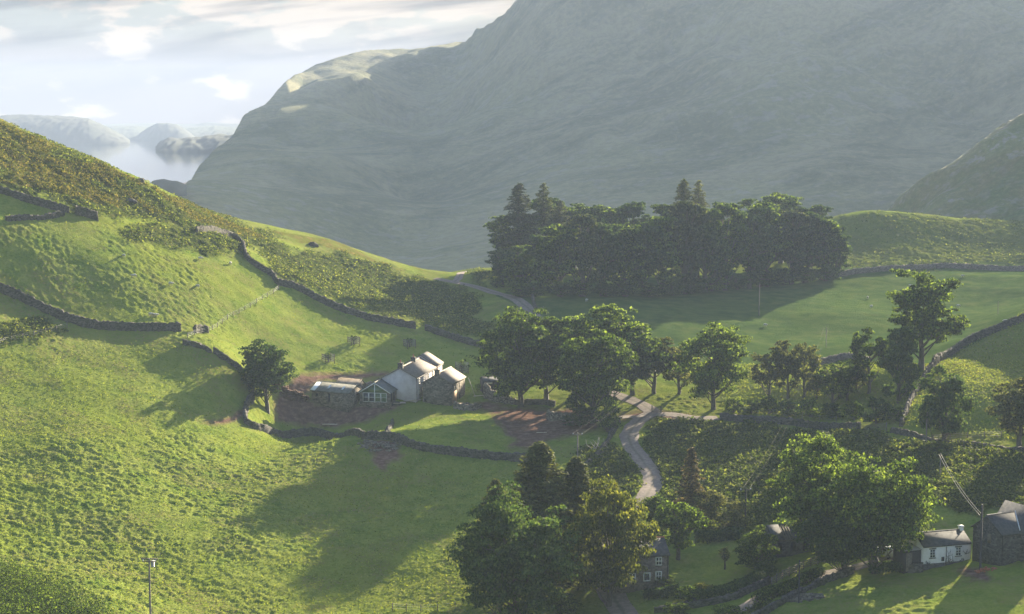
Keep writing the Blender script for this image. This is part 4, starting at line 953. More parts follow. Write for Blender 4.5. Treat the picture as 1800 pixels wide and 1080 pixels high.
def window(t, face, pos, u, z, w, h, bars=(1, 1), fmat=None, gmat=None, sill=True, frame=0.07, name='window', lintel=None):
    """face 'R' (x=pos), 'L' (x=-pos), 'F' (y=pos, looking to -y), 'B' (y=pos, looking +y); u is the other axis"""
    fmat = fmat or M_WHITE; gmat = gmat or M_GLASS
    def bx(mb, u0, u1, z0, z1, d0, d1):
        if face == 'R': mb.box(pos + d0, pos + d1, u0, u1, z0, z1)
        elif face == 'L': mb.box(-pos - d1, -pos - d0, u0, u1, z0, z1)
        elif face == 'F': mb.box(u0, u1, pos - d1, pos - d0, z0, z1)
        else: mb.box(u0, u1, pos + d0, pos + d1, z0, z1)
    f = MB(); u0, u1, z1 = u - w / 2, u + w / 2, z + h
    bx(f, u0, u1, z, z + frame, -0.05, 0.06); bx(f, u0, u1, z1 - frame, z1, -0.05, 0.06)
    bx(f, u0, u0 + frame, z + frame, z1 - frame, -0.05, 0.06); bx(f, u1 - frame, u1, z + frame, z1 - frame, -0.05, 0.06)
    for k in range(bars[0]): c = u0 + (k + 1) * w / (bars[0] + 1); bx(f, c - frame * 0.35, c + frame * 0.35, z + frame, z1 - frame, -0.05, 0.05)
    for k in range(bars[1]): c = z + (k + 1) * h / (bars[1] + 1); bx(f, u0 + frame, u1 - frame, c - frame * 0.35, c + frame * 0.35, -0.05, 0.045)
    win = f.build(name, fmat, t)
    g = MB(); bx(g, u0 + frame * 0.9, u1 - frame * 0.9, z + frame * 0.9, z1 - frame * 0.9, -0.06, 0.02); g.build('pane', gmat, win)
    if sill: s_ = MB(); bx(s_, u0 - 0.1, u1 + 0.1, z - 0.10, z - 0.005, -0.05, 0.12); s_.build('sill', M_DARKST, win)
    if lintel: s_ = MB(); bx(s_, u0 - 0.1, u1 + 0.1, z1 + 0.005, z1 + 0.16, -0.05, 0.09); s_.build('lintel', lintel, win)
    return win
def opening(t, face, pos, u, z, w, h, name='doorway', mat=None):
    mb = MB()
    if face == 'R': mb.box(pos - 0.05, pos + 0.015, u - w / 2, u + w / 2, z, z + h)
    elif face == 'L': mb.box(-pos - 0.015, -pos + 0.05, u - w / 2, u + w / 2, z, z + h)
    elif face == 'F': mb.box(u - w / 2, u + w / 2, pos - 0.015, pos + 0.05, z, z + h)
    else: mb.box(u - w / 2, u + w / 2, pos - 0.05, pos + 0.015, z, z + h)
    return mb.build(name, mat or M_DARK, t)
def unit(a, b): n = math.hypot(a, b); return (a / n, b / n)

# white farmhouse
DF = unit(0.21, 0.977); NF = (DF[1], -DF[0])
of = at(703, 703, 300); of[2] += 0.1
wf, rf = house('farmhouse', 'long white rendered farmhouse with pale slab roof in the middle of the farm', 'house', of, DF, 22.0, 6.4, 3.5, 3.1, 4.6, 6.4, M_FARMW, M_SROOF)
chimney(rf, 0.0, 0.65, 6.4, 1.15, 1.0, 1.0, M_DARKST, 1); chimney(rf, 0.0, 10.8, 6.4, 1.0, 0.9, 0.9, M_DARKST, 1)
for y in (2.6, 6.4, 10.2, 14.0, 18.0): window(wf, 'R', 3.5, y, 2.95, 0.9, 1.1, (1, 1))
for y in (2.6, 8.0, 14.0, 18.0): window(wf, 'R', 3.5, y, 0.7, 0.9, 1.25, (1, 1))
opening(wf, 'R', 3.5, 5.2, 0.0, 1.0, 2.05, 'door', M_DTIMB)
g = MB(); g.tube([(3.5 + 0.30, -0.15, 4.42), (3.5 + 0.30, 22.15, 4.42)], 0.07, 6).tube([(3.62, 0.3, 4.4), (3.62, 0.3, -0.3)], 0.05, 6); g.build('gutter', M_DTIMB, wf)
# raised far section of the farmhouse roof
m = MB(); m.prism([(-3.2, 3.6), (3.4, 4.0), (3.4, 4.75), (0, 6.95), (-3.2, 5.2)], 16.5, 22.3); m.build('far_gable', M_FARMW, wf)
m = MB(); m.hexa([(0, 16.4, 6.97), (3.75, 16.4, 4.62), (3.75, 22.6, 4.62), (0, 22.6, 6.97)], [(0, 16.4, 7.15), (3.75, 16.4, 4.8), (3.75, 22.6, 4.8), (0, 22.6, 7.15)])
m.hexa([(0, 22.6, 6.97), (-3.5, 22.6, 5.15), (-3.5, 16.4, 5.15), (0, 16.4, 6.97)], [(0, 22.6, 7.15), (-3.5, 22.6, 5.33), (-3.5, 16.4, 5.33), (0, 16.4, 7.15)]); m.build('far_roof', M_SROOF, wf)
# glazed extension
oe = np.array([of[0] + NF[0] * -3.95 + DF[0] * -5.2, of[1] + NF[1] * -3.95 + DF[1] * -5.2, of[2] - 0.1])
ex, er = house('extension', 'low gabled extension with a green glazed end wall, in front of the white farmhouse', 'building', oe, DF, 5.1, 3.25, 3.25, 2.15, 2.15, 4.05, M_STONE, M_SLATE2)
g = MB(); g.prism([(-2.85, 2.12), (2.85, 2.12), (0, 3.75)], -0.06, 0.03); g.build('gable_glazing', M_GREENGL, ex)
for u, gm_ in ((-1.95, M_GLASS), (-0.65, M_GLASS), (0.65, M_GREENGL), (1.95, M_GREENGL)): window(ex, 'F', 0.0, u, 0.15, 1.22, 1.9, (0, 1), M_WHITE, gm_, False, 0.08, 'glazed_panel')
for y in (1.2, 3.0): window(ex, 'R', 3.25, y, 0.1, 1.1, 1.85, (1, 0), M_DTIMB, M_GLASS, False, name='glazed_door')
m = MB(); m.box(-0.06, 0.06, -0.09, 0.05, 0, 3.9).hexa([(-3.45, -0.22, 1.95), (0, -0.22, 4.0), (0, -0.16, 4.0), (-3.45, -0.16, 1.95)], [(-3.45, -0.22, 2.13), (0, -0.22, 4.2), (0, -0.16, 4.2), (-3.45, -0.16, 2.13)]).hexa([(3.45, -0.22, 1.95), (3.45, -0.16, 1.95), (0, -0.16, 4.0), (0, -0.22, 4.0)], [(3.45, -0.22, 2.13), (3.45, -0.16, 2.13), (0, -0.16, 4.2), (0, -0.22, 4.2)]); m.build('gable_boards', M_WHITE, ex)
# stone barn
DB = unit(0.25, 0.968); ob_ = at(768, 712, 300)
sb, sr = house('stone_barn', 'tall rough stone barn with a slab roof, right of the white farmhouse', 'building', ob_, DB, 10.5, 3.15, 3.15, 4.45, 4.45, 6.35, M_STONE, M_SROOF)
chimney(sr, -0.1, 0.7, 6.4, 0.9, 0.95, 1.1, M_STONE, 1)
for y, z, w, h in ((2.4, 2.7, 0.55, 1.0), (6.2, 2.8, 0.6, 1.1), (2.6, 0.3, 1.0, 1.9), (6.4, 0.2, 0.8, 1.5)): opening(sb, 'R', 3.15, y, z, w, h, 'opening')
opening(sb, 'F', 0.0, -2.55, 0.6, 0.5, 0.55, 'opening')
m = MB(); m.box(3.13, 3.19, 1.0, 4.1, 0.2, 2.6); m.build('sun_patch', simple_mat('sunlit_orange', (0.30, 0.19, 0.11), (0.46, 0.31, 0.20), 0.9, 1.5, 0.3), sb)  # low sun on the barn's right wall, painted as an orange panel
# low barn
DL = unit(0.86, -0.51); NL = (DL[1], -DL[0]); cl = at(548, 706, 300); ol = cl + np.array([-NL[0] * 2.5, -NL[1] * 2.5, 0.1])
lb, lr = house('low_barn', 'long low stone barn with a slate roof and white sheet at its left end', 'building', ol, DL, 9.6, 2.5, 2.5, 2.15, 2.15, 3.5, M_STONE, M_SLATE2)
m = MB(); m.hexa([(0.3, -0.2, 3.55), (2.85, -0.2, 2.17), (2.85, 1.1, 2.17), (0.3, 1.1, 3.55)], [(0.3, -0.2, 3.58), (2.85, -0.2, 2.20), (2.85, 1.1, 2.20), (0.3, 1.1, 3.58)]); m.v[0][:, 2] += 0.01; m.build('roof_sheet', M_SHEET, lr)
for y in (3.6, 7.2):
    m = MB(); m.hexa([(0.9, y, 3.24), (1.9, y, 2.70), (1.9, y + 0.45, 2.70), (0.9, y + 0.45, 3.24)], [(0.9, y, 3.27), (1.9, y, 2.73), (1.9, y + 0.45, 2.73), (0.9, y + 0.45, 3.27)]); m.v[0][:, 2] += 0.01; m.build('rooflight', M_SHEET, lr)
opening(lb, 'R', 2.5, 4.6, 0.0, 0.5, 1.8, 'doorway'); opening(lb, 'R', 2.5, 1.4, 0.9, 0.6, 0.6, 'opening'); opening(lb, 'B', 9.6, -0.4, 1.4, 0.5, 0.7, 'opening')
o2 = ol + np.array([-NL[0] * 4.3 + DL[0] * 2.4, -NL[1] * 4.3 + DL[1] * 2.4, 0.15])
bb, br_ = house('back_barn', 'stone barn with a tan slab roof directly behind the low slate barn', 'building', o2, DL, 5.6, 2.1, 2.1, 2.2, 2.2, 3.9, M_STONE, M_SROOF)
o3 = at(636, 705, 300); o3 = o3 + np.array([0.6, 4.0, 0.1])
lk, lkr = house('link_shed', 'tiny stone lean-to between the low barn and the glazed extension', 'shed', o3, DF, 3.2, 1.3, 1.3, 1.9, 1.9, 2.6, M_STONE, M_SROOF)
opening(lk, 'F', 0.0, 0.2, 0.0, 0.8, 1.7, 'doorway')
o4 = at(842, 698, 300) + np.array([0.6, 3.0, 0])
sh, shr = house('timber_shed', 'dark open fronted shed between the stone barn and the broken wall', 'shed', o4, unit(0.9, 0.2), 3.4, 2.2, 2.2, 3.1, 3.1, 3.7, M_DTIMB, M_SLATE)
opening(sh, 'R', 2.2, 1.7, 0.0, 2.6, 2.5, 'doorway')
m = MB(); m.box(2.3, 2.36, 0.2, 1.8, 2.65, 2.95); m.build('fascia_board', M_SHEET, sh)

# slate cottage with white windows
DC = unit(0.97, 0.22); NC = (DC[1], -DC[0]); cr_ = at(1175, 1030, 180)
oc = cr_ - np.array([DC[0] * 7.6, DC[1] * 7.6, 0]) - np.array([NC[0] * 2.6, NC[1] * 2.6, 0]); oc[2] = cr_[2]
ct, ctr = house('slate_cottage', 'dark stone two storey cottage with white windows and red ridge, behind the foreground tree', 'house', oc, DC, 7.6, 2.6, 2.6, 4.5, 4.5, 6.2, M_PURP, M_SLATE, ridge_mat=M_TERRA)
window(ct, 'R', 2.6, 6.1, 2.95, 0.95, 1.25, (1, 1), frame=0.13); window(ct, 'R', 2.6, 6.1, 0.75, 0.95, 1.35, (1, 1), frame=0.13)
window(ct, 'R', 2.6, 4.35, 0.75, 1.05, 1.25, (0, 0), frame=0.13); window(ct, 'R', 2.6, 2.2, 2.95, 0.95, 1.25, (1, 1), frame=0.13); window(ct, 'R', 2.6, 2.2, 0.75, 0.95, 1.35, (1, 1), frame=0.13)
m = MB(); m.tube([(2.66, 7.45, 4.3), (2.66, 7.45, -0.3)], 0.05, 6); m.build('drainpipe', M_DTIMB, ct)
chimney(ctr, 0.0, 0.6, 6.2, 0.9, 0.7, 0.9, M_PURP, 2)
# derelict building
DD = unit(0.97, 0.24); ND = (DD[1], -DD[0]); cd = at(1360, 984, 180)
od = cd - np.array([ND[0] * 2.4, ND[1] * 2.4, 0]); od[2] = cd[2]
de, der = house('derelict_building', 'dark derelict single storey building with a broken slate roof behind the clipped bush', 'building', od, DD, 6.4, 2.4, 2.4, 3.0, 3.0, 4.4, M_DARKST, M_SLATE, hole=(1, 1.6, 3.1))
for y in (1.7, 2.1, 2.5, 2.9):
    m = MB(); m.hexa([(0, y, 4.35), (2.6, y, 2.85), (2.6, y + 0.09, 2.85), (0, y + 0.09, 4.35)], [(0, y, 4.48), (2.6, y, 2.98), (2.6, y + 0.09, 2.98), (0, y + 0.09, 4.48)]); m.build('rafter', M_WOOD_, der)
for y, w in ((1.0, 0.6), (3.0, 0.8), (5.0, 0.9)): opening(de, 'R', 2.4, y, 1.0, w, 1.4, 'opening')
m = MB(); m.box(2.42, 2.5, 0.2, 6.3, 2.65, 2.8); m.build('eaves_beam', M_WOOD_, de)
# whitewashed cottage
DW = unit(0.955, 0.295); NW = (DW[1], -DW[0]); cw = at(1622, 1004, 180)
ow = cw - np.array([NW[0] * 2.2, NW[1] * 2.2, 0]); ow[2] = cw[2]
wc, wcr = house('whitewashed_cottage', 'small whitewashed single storey cottage with slate roof and two small windows', 'house', ow, DW, 7.5, 2.2, 2.2, 3.35, 3.35, 4.65, M_RENDER, M_SLATE, over=0.15, verge=0.05)
m = MB(); m.box(2.2, 2.26, -0.01, 7.51, -1.5, 0.95).box(-2.2, 2.2, -0.06, -0.0, -1.5, 0.95); m.build('plinth', M_DARKST, wc)
for y in (1.45, 5.5): window(wc, 'R', 2.2, y, 1.75, 0.85, 1.2, (1, 2), frame=0.06, lintel=M_DARKST)
opening(wc, 'R', 2.2, 3.1, 1.15, 0.45, 0.6, 'hatch', M_DTIMB)
m = MB(); m.tube([(2.32, 3.55, 3.2), (2.32, 3.55, -0.4)], 0.05, 6); m.build('drainpipe', M_DTIMB, wc)
chimney(wcr, 0, 7.2, 4.65, 0.75, 0.55, 0.5, M_WHITE, 0); chimney(wcr, 0, 0.3, 4.65, 0.55, 0.45, 0.4, M_WHITE, 0)
def climber(y0, z0, span, hh, n, seed):
    r = np.random.default_rng(seed); m = MB()
    for k in range(n):
        a = np.array([y0 + r.normal() * span * 0.2, z0]); pts = []
        ang = math.pi / 2 + r.normal() * 0.7
        for s_ in range(7):
            pts.append((2.215 + 0.02 * (k % 3), a[0], a[1])); ang += r.normal() * 0.55; a = a + np.array([math.cos(ang), abs(math.sin(ang))]) * hh / 7
            a[0] = np.clip(a[0], y0 - span / 2, y0 + span / 2); a[1] = min(a[1], 3.2)
        m.tube(pts, 0.035, 4, 0.015)
    return m
climber(4.1, 0.95, 1.1, 2.2, 13, 3).build('climbing_plant', M_WOOD_, wc); climber(0.75, 0.95, 0.7, 0.7, 7, 4).build('climbing_plant', M_DTIMB, wc)
climber(6.75, 1.9, 1.2, 0.9, 8, 5).build('climbing_plant', M_WOOD_, wc); climber(6.1, 1.0, 0.8, 0.5, 8, 6).build('climbing_plant', M_DTIMB, wc)
# lean-to on its left
ot = ow + np.array([-DW[0] * 2.7 + NW[0] * 0.2, -DW[1] * 2.7 + NW[1] * 0.2, 0.9])
t = thing('lean_to', 'dark boarded lean-to with a grey roof on the left end of the whitewashed cottage', 'shed', ot, math.atan2(-DW[0], DW[1]))
MB().box(-1.5, 1.6, 0.0, 2.62, -1.5, 2.0).build('wall', M_DTIMB, t); MB().hexa([(-1.7, -0.12, 2.25), (1.8, -0.12, 2.02), (1.8, 2.62, 2.02), (-1.7, 2.62, 2.25)], [(-1.7, -0.12, 2.33), (1.8, -0.12, 2.10), (1.8, 2.62, 2.10), (-1.7, 2.62, 2.33)]).build('roof', M_CONC, t)
m = MB(); m.box(1.6, 1.64, 0.3, 1.2, -0.9, 1.7); m.build('door', M_WOOD_, t)
# right edge barn
DR = unit(0.89, 0.45); NR = (DR[1], -DR[0]); cb = at(1759, 997, 180)
orr = cb - np.array([NR[0] * 2.8, NR[1] * 2.8, 0]); orr[2] = cb[2]
rb, rbr = house('stone_barn', 'stone barn with slate roof cut by the right edge of the photo', 'building', orr, DR, 9.0, 2.8, 2.8, 4.35, 4.35, 6.3, M_DARKST, M_SLATE)
opening(rb, 'R', 2.8, 4.6, 0.2, 1.6, 2.8, 'doorway'); opening(rb, 'F', 0.0, 0.4, 2.7, 0.7, 1.3, 'opening', M_WOOD_); m = MB(); m.tube([(2.88, 0.12, 4.2), (2.88, 0.12, -0.5)], 0.05, 6); m.build('drainpipe', M_DTIMB, rb)
m = MB(); m.prism([(3.2, -1.5), (8.0, -1.5), (8.0, 4.3), (5.6, 7.3), (3.2, 4.3)], -2.5, 3.4, 0); m.build('cross_wing', M_DARKST, rb)
m = MB(); m.hexa([(-2.7, 3.0, 4.1), (3.6, 3.0, 4.1), (3.6, 5.6, 7.35), (-2.7, 5.6, 7.35)], [(-2.7, 3.0, 4.28), (3.6, 3.0, 4.28), (3.6, 5.6, 7.53), (-2.7, 5.6, 7.53)]).hexa([(-2.7, 5.6, 7.35), (3.6, 5.6, 7.35), (3.6, 8.2, 4.1), (-2.7, 8.2, 4.1)], [(-2.7, 5.6, 7.53), (3.6, 5.6, 7.53), (3.6, 8.2, 4.28), (-2.7, 8.2, 4.28)]); m.build('cross_roof', M_SLATE, rb)
m = MB(); m.hexa([(0.1, 4.75, 6.6), (2.9, 3.1, 4.62), (2.9, 3.25, 4.62), (0.1, 4.9, 6.6)], [(0.1, 4.75, 6.66), (2.9, 3.1, 4.68), (2.9, 3.25, 4.68), (0.1, 4.9, 6.66)]); m.build('lead_valley', M_SHEET, rb)
# ------------------------------------------------------------------ poles, wires, fences, guards, sheep and yard clutter
tops = {}
def pole(key, px, py, top, label, mat=M_WOOD_, arm=True, r0=0.15, name='telegraph_pole', trafo=False, stay=None, ymin=150.0):
    p = at(px, py, ymin); h = (py - top) * p[1] / F * 1.02
    t = thing(name, label, 'pole', p, rng.normal() * 0.1)
    MB().tube([(0, 0, -0.6), (0, 0, h)], r0, 8, r0 * 0.72).build('post', mat, t)
    if arm:
        a = MB().box(-0.9, 0.9, -0.06, 0.06, h - 0.45, h - 0.33).build('crossarm', mat, t)
        for x_ in (-0.8, 0.0, 0.8): MB().tube([(x_, 0, h - 0.34), (x_, 0, h - 0.12)], 0.05, 6).build('insulator', M_WHITE, a)
    if trafo:
        MB().box(-1.15, 1.15, 0.10, 0.22, h - 0.15, h - 0.02).build('crossarm', mat, t)
        MB().tube([(0.35, 0.30, h - 1.15), (0.35, 0.30, h - 0.35)], 0.24, 10).build('transformer', M_METAL, t)
    if stay: MB().tube([(0, 0, h * 0.85), (stay[0], stay[1], -0.3)], 0.05, 5).build('stay', mat, t)
    tops[key] = p + np.array([0, 0, h - 0.2]); return t
pole('A', 265, 1108, 979, 'telegraph pole with a crossarm in the lower left field', trafo=True)
pole('B', 1015, 826, 760, 'slim pale pole with crossarm above the foreground larches')
pole('C', 1310, 932, 856, 'dark pole standing in the bracken above the garden', M_DTIMB)
pole('D', 1334, 556, 498, 'dark pole alone in the shaded pasture below the plantation', M_DTIMB, False)
pole('E', 1723, 1003, 886, 'tall dark pole between the whitewashed cottage and the edge barn', M_DTIMB, False, 0.17)
pole('G', 1404, 1062, 984, 'short dark pole beside the lane fence', M_DTIMB, False, 0.11)
pole('H', 1628, 783, 724, 'pale pole with a slanting stay in front of the yew', M_WOOD_, False, stay=(1.6, 0.4))
pole('I', 1652, 846, 797, 'thin pole in the bracken bank above the whitewashed cottage', M_WOOD_, False, 0.10)
pole('J', 1452, 612, 576, 'thin distant pole in the pasture above the paddock hawthorns', M_WOOD_, False, 0.09)
pole('K', 1754, 552, 530, 'thin distant pole by the wall on the right pasture edge', M_WOOD_, False, 0.09)
def wires(a, b, label, offs=((-0.8, 0), (0.8, 0)), sag=1.2, r=0.010, mat=M_DTIMB):
    m = MB(); a = np.array(a, float); b = np.array(b, float); d = b - a; n = np.array([-d[1], d[0], 0]); n /= np.linalg.norm(n)
    for o, dz in offs:
        tt = np.linspace(0, 1, 14)[:, None]; m.tube(a + d * tt + n * o + np.array([0, 0, 1.0]) * (dz - 4 * sag * tt * (1 - tt)), r, 4)
    return tag(m.build('overhead_wire', mat), label, 'wire')
wires(tops['B'], tops['A'], 'pair of overhead wires from the slim pale pole to the lower left field pole', sag=4)
wires(tops['B'], at(1140, 700, 300) + np.array([0, 0, 6]), 'overhead wires from the slim pale pole up toward the farm grove', sag=1.0, r=0.010)
wires(tops['C'], tops['J'], 'pair of overhead wires rising right from the dark bracken pole', sag=3, r=0.008, offs=((-0.5, 0), (0.5, 0)))
wires(tops['E'] - np.array([0, 0, 1.3]), tops['I'], 'bright pair of cables between the tall dark pole and the thin bracken bank pole', sag=0.7, offs=((-0.12, 0), (0.25, 0)), r=0.028, mat=M_CONC)

def post_fence(pix, label, gap=3.0, h=1.15, rails=0, mat=M_WOOD_, r=0.06, ymin=150.0, wire=True, name='wire_fence'):
    pts = path3(pix, gap, ymin); t = thing(name, label, 'fence', pts[0]); q = pts - pts[0]
    for p in q: MB().box(p[0] - r, p[0] + r, p[1] - r, p[1] + r, p[2] - 0.3, p[2] + h).build('post', mat, t)
    if rails:
        for k in range(rails):
            m = MB(); z = h * (0.25 + 0.65 * k / max(1, rails - 1))
            for a, b in zip(q[:-1], q[1:]):
                n = np.array([-(b - a)[1], (b - a)[0], 0]); n /= np.linalg.norm(n); n *= 0.03; o = n * 3.0
                m.hexa([a - n - o + [0, 0, z - .06], b - n - o + [0, 0, z - .06], b + n - o + [0, 0, z - .06], a + n - o + [0, 0, z - .06]], [a - n - o + [0, 0, z + .06], b - n - o + [0, 0, z + .06], b + n - o + [0, 0, z + .06], a + n - o + [0, 0, z + .06]])
            m.build('rail', mat, t)
    elif wire:
        m = MB()
        for z in (0.4, 0.75, 1.05): m.tube(q + np.array([0, 0, z]), 0.012, 3)
        m.build('wire', M_METAL, t)
    return t
post_fence([(330,596),(365,585),(400,563),(440,542),(470,524),(490,510)], 'post and wire fence climbing from the field gap to the wall kink', ymin=320)
post_fence([(0,607),(40,598),(80,588),(118,578)], 'post and wire fence along the rough patch in the far left field', ymin=300)
post_fence([(1356,1032),(1375,1020),(1400,1008),(1425,998),(1450,990)], 'grey post and rail fence beside the lane below the derelict building', 2.2, 1.3, 4, r=0.08, name='rail_fence')
post_fence([(1640,776),(1700,772),(1760,770)], 'thin wire fence running right from behind the yew', 4.0)
post_fence([(1165,742),(1200,744),(1236,748)], 'low wire fence along the roadside bank right of the junction', 3.0)
post_fence([(1292,724),(1350,730),(1410,736),(1470,742)], 'wire fence behind the ragged paddock hedge', 3.5)
post_fence([(690,1075),(740,1078),(800,1074)], 'short wire fence in front of the foreground trees', 2.5)
def gate(px0, px1, py0, py1, label, ymin=150.0):
    a = at(px0, py0, ymin); b = at(px1, py1, ymin); t = thing('field_gate', label, 'gate', a); d = b - a
    for p in (np.zeros(3), d): MB().box(p[0] - .1, p[0] + .1, p[1] - .1, p[1] + .1, p[2] - .3, p[2] + 1.5).build('gatepost', M_WOOD_, t)
    for k in range(5):
        z = 0.2 + 0.25 * k; MB().tube([np.array([0, 0, z]), d + np.array([0, 0, z])], 0.045, 5).build('bar', M_WOOD_, t)
    return t
gate(1512, 1558, 757, 758, 'grey wooden field gate at the end of the paddock wall', 290)
gate(940, 955, 549, 549, 'small field gate beside the upper track at the pasture corner', 380)
gate(1146, 1162, 726, 727, 'small white topped gate by the track junction', 300)

def tree_guard(px, py, label, slabel, ymin=320.0, tall=1.9):
    p = at(px, py, ymin); t = thing('tree_guard', label, 'tree guard', p, 0.5, 'square timber tree guards')
    for sx in (-1, 1):
        for sy in (-1, 1): MB().box(sx * 1.05 - .06, sx * 1.05 + .06, sy * 1.05 - .06, sy * 1.05 + .06, -.3, tall).build('post', M_WOOD_, t)
    for k in range(4):
        z = 0.35 + k * 0.45; m = MB()
        m.box(-1.15, 1.15, -1.14, -1.11, z - .05, z + .05).box(-1.15, 1.15, 1.11, 1.14, z - .05, z + .05).box(-1.14, -1.11, -1.11, 1.11, z - .05, z + .05).box(1.11, 1.14, -1.11, 1.11, z - .05, z + .05); m.build('rail', M_WOOD_, t)
    m = MB()
    for i in range(9):
        x_ = -1.0 + i * 0.25
        for s_ in (-1, 1): m.tube([(x_, s_ * 1.1, 0.1), (x_, s_ * 1.1, tall - 0.1)], 0.015, 3).tube([(s_ * 1.1, x_, 0.1), (s_ * 1.1, x_, tall - 0.1)], 0.015, 3)
    m.build('mesh_netting', M_METAL, t)
    (cm, tm), h0, w0 = ARCH['sapling']
    s_ = thing('sapling', slabel, 'sapling', p, rng.random() * 6, 'young trees inside timber guards'); s_.scale = (1.05, 1.05, tall * 1.12 / h0)
    c = link('crown', cm, L_HAW, s_); c.material_slots[0].link = 'OBJECT'; c.material_slots[0].material = L_SYC; link('trunk', tm, M_BARK, s_)
tree_guard(577, 638, 'timber tree guard nearest the farm in the field behind the low barn', 'young tree in the guard nearest the low barn')
tree_guard(622, 606, 'timber tree guard highest up the field, below the long wall', 'young tree in the highest guard below the long wall')
tree_guard(720, 611, 'timber tree guard near the wall gap behind the farmhouse', 'young tree in the guard near the wall gap')
tree_guard(812, 657, 'timber tree guard behind the stone barn roof', 'bushy young tree in the guard behind the stone barn', tall=2.6)

# sheep
def sheep_proto():
    t = thing('sheep', 'x', 'sheep', (0, 0, 0), 0)
    def blob(c, r, seed, n=10):
        u, v = np.meshgrid(np.linspace(0, 2 * math.pi, 13)[:-1], np.linspace(0.02, math.pi - 0.02, n)); rr = np.random.default_rng(seed)
        k = 1 + 0.05 * rr.normal(size=u.shape)
        V = np.stack([c[0] + r[0] * np.cos(v) * k, c[1] + r[1] * np.sin(v) * np.cos(u) * k, c[2] + r[2] * np.sin(v) * np.sin(u) * k], -1)
        q = []
        for i in range(n - 1):
            for j in range(12): q.append([i * 12 + j, i * 12 + (j + 1) % 12, (i + 1) * 12 + (j + 1) % 12, (i + 1) * 12 + j])
        return V.reshape(-1, 3), q
    body = MB(); 
    for c, r, sd in (((0, 0, 0.62), (0.52, 0.27, 0.27), 1), ((0.50, 0, 0.62), (0.22, 0.15, 0.17), 2), ((0.72, 0, 0.55), (0.16, 0.09, 0.10), 3)):
        V, q = blob(c, r, sd); b = body._add(V); body.q += [[b + i for i in f] for f in q]
    for sx in (-0.3, 0.3):
        for sy in (-0.14, 0.14): body.tube([(sx, sy, 0.5), (sx, sy, 0.25), (sx + 0.01, sy, 0.0)], [0.07, 0.045, 0.04], 6)
    for sy in (-1, 1): body.tube([(0.62, sy * 0.07, 0.62), (0.60, sy * 0.19, 0.60)], 0.04, 5, 0.015)
    body.build('body', simple_mat('wool', (0.42, 0.39, 0.34), (0.60, 0.57, 0.50), 0.95, 6.0, 0.3), t, True)
    return t
sp = sheep_proto(); used = False
sheep_at = [(265,557,'sheep lying left in the pair close above the long curving wall'), (273,558,'sheep on the right of the pair close above the long curving wall'), (1031,531,'bright white sheep below the plantation, left of the sunlit streaks'),
 (218,455,'sheep on the left pasture nearest its upper rough patch'), (236,489,'leftmost lone sheep in the middle of the left pasture'), (300,503,'sheep in the centre of the left pasture'), (352,458,'sheep under the bracken on the left pasture'), (405,467,'sheep nearest the kinked wall on the left pasture'), (348,507,'sheep on the right side of the left pasture, below the others'),
 (1525,526,'sheep in the right pasture left of the tall tiered tree'), (1532,542,'lower of the two close sheep left of the tall tiered tree'), (1692,488,'sheep near the hill foot wall in the right pasture'), (1684,541,'sheep just right of the tall tiered tree crown'), (1768,568,'sheep beside the crest wall at the far right'), (1345,575,'sheep below the dark pole in the shaded pasture'), (1600,505,'sheep between the plantation end and the tiered tree top')]
for i, (px, py, lb) in enumerate(sheep_at):
    p = at(px, py, 320); a = rng.random() * 6.28
    if not used: sp.location = p; sp.rotation_euler = (0, 0, a); sp['label'] = lb; sp['group'] = 'sheep grazing the pastures'; used = True
    else: copy_thing(sp, p, a, label=lb, group='sheep grazing the pastures')

# boulders and rubble
def rock(px, py, r, label, name='boulder', mat=None, ymin=150.0, flat_=0.6, cat='rock', seed=0):
    p = at(px, py, ymin); rr = np.random.default_rng(seed + int(px)); u, v = np.meshgrid(np.linspace(0, 2 * math.pi, 17)[:-1], np.linspace(0.03, math.pi - 0.03, 12))
    dx, dy, dz = np.sin(v) * np.cos(u), np.sin(v) * np.sin(u), np.cos(v)
    k = r * (1 + 0.5 * fbm(dx * 1.6 + px, dy * 1.6 + dz, 3, 5) * 1.5 + 0.05 * rr.normal(size=u.shape))
    V = np.stack([dx * k, dy * k * 0.8, dz * k * flat_ + r * 0.1], -1); q = []
    for i in range(11):
        for j in range(16): q.append([i * 16 + j, i * 16 + (j + 1) % 16, (i + 1) * 16 + (j + 1) % 16, (i + 1) * 16 + j])
    return tag(link(name, mesh_from(name, V.reshape(-1, 3), np.array(q, np.int32)), mat or M_DRY, loc=p), label, cat)
rock(231, 356, 1.4, 'dark rock outcrop on the upper left hillside', ymin=300); rock(245, 320, 1.2, 'craggy rock on the skyline of the left hill', ymin=300); rock(552, 433, 1.5, 'dark boulder on the grass shelf above the bracken slope', ymin=320)
def pile(px, py, n, R, s, label, name='stone_pile', mat=None, ymin=150.0, seed=1, cat='stones', hz=0.5):
    p = at(px, py, ymin); r = np.random.default_rng(seed); m = MB()
    for _ in range(n):
        a = r.random() * 6.28; d = R * r.random() ** 0.7; x_, y_ = d * math.cos(a), d * 0.7 * math.sin(a); z = float(G0(p[0] + x_, p[1] + y_)) - p[2] + hz * (1 - d / R) * r.random()
        e = s * (0.6 + 0.8 * r.random(3)); c = np.array([(x_ + sx * e[0] * (.7 + .5 * r.random()), y_ + sy * e[1] * (.7 + .5 * r.random()), z + sz * e[2] * .6) for sz in (-1, 1) for sx, sy in ((-1, -1), (1, -1), (1, 1), (-1, 1))])
        m.hexa(c[:4], c[4:])
    return tag(m.build(name, mat or M_STONE, loc=p), label, cat)
pile(668, 786, 90, 4.6, 0.24, 'spread of tumbled stones below the farm garden wall', ymin=280, seed=3)
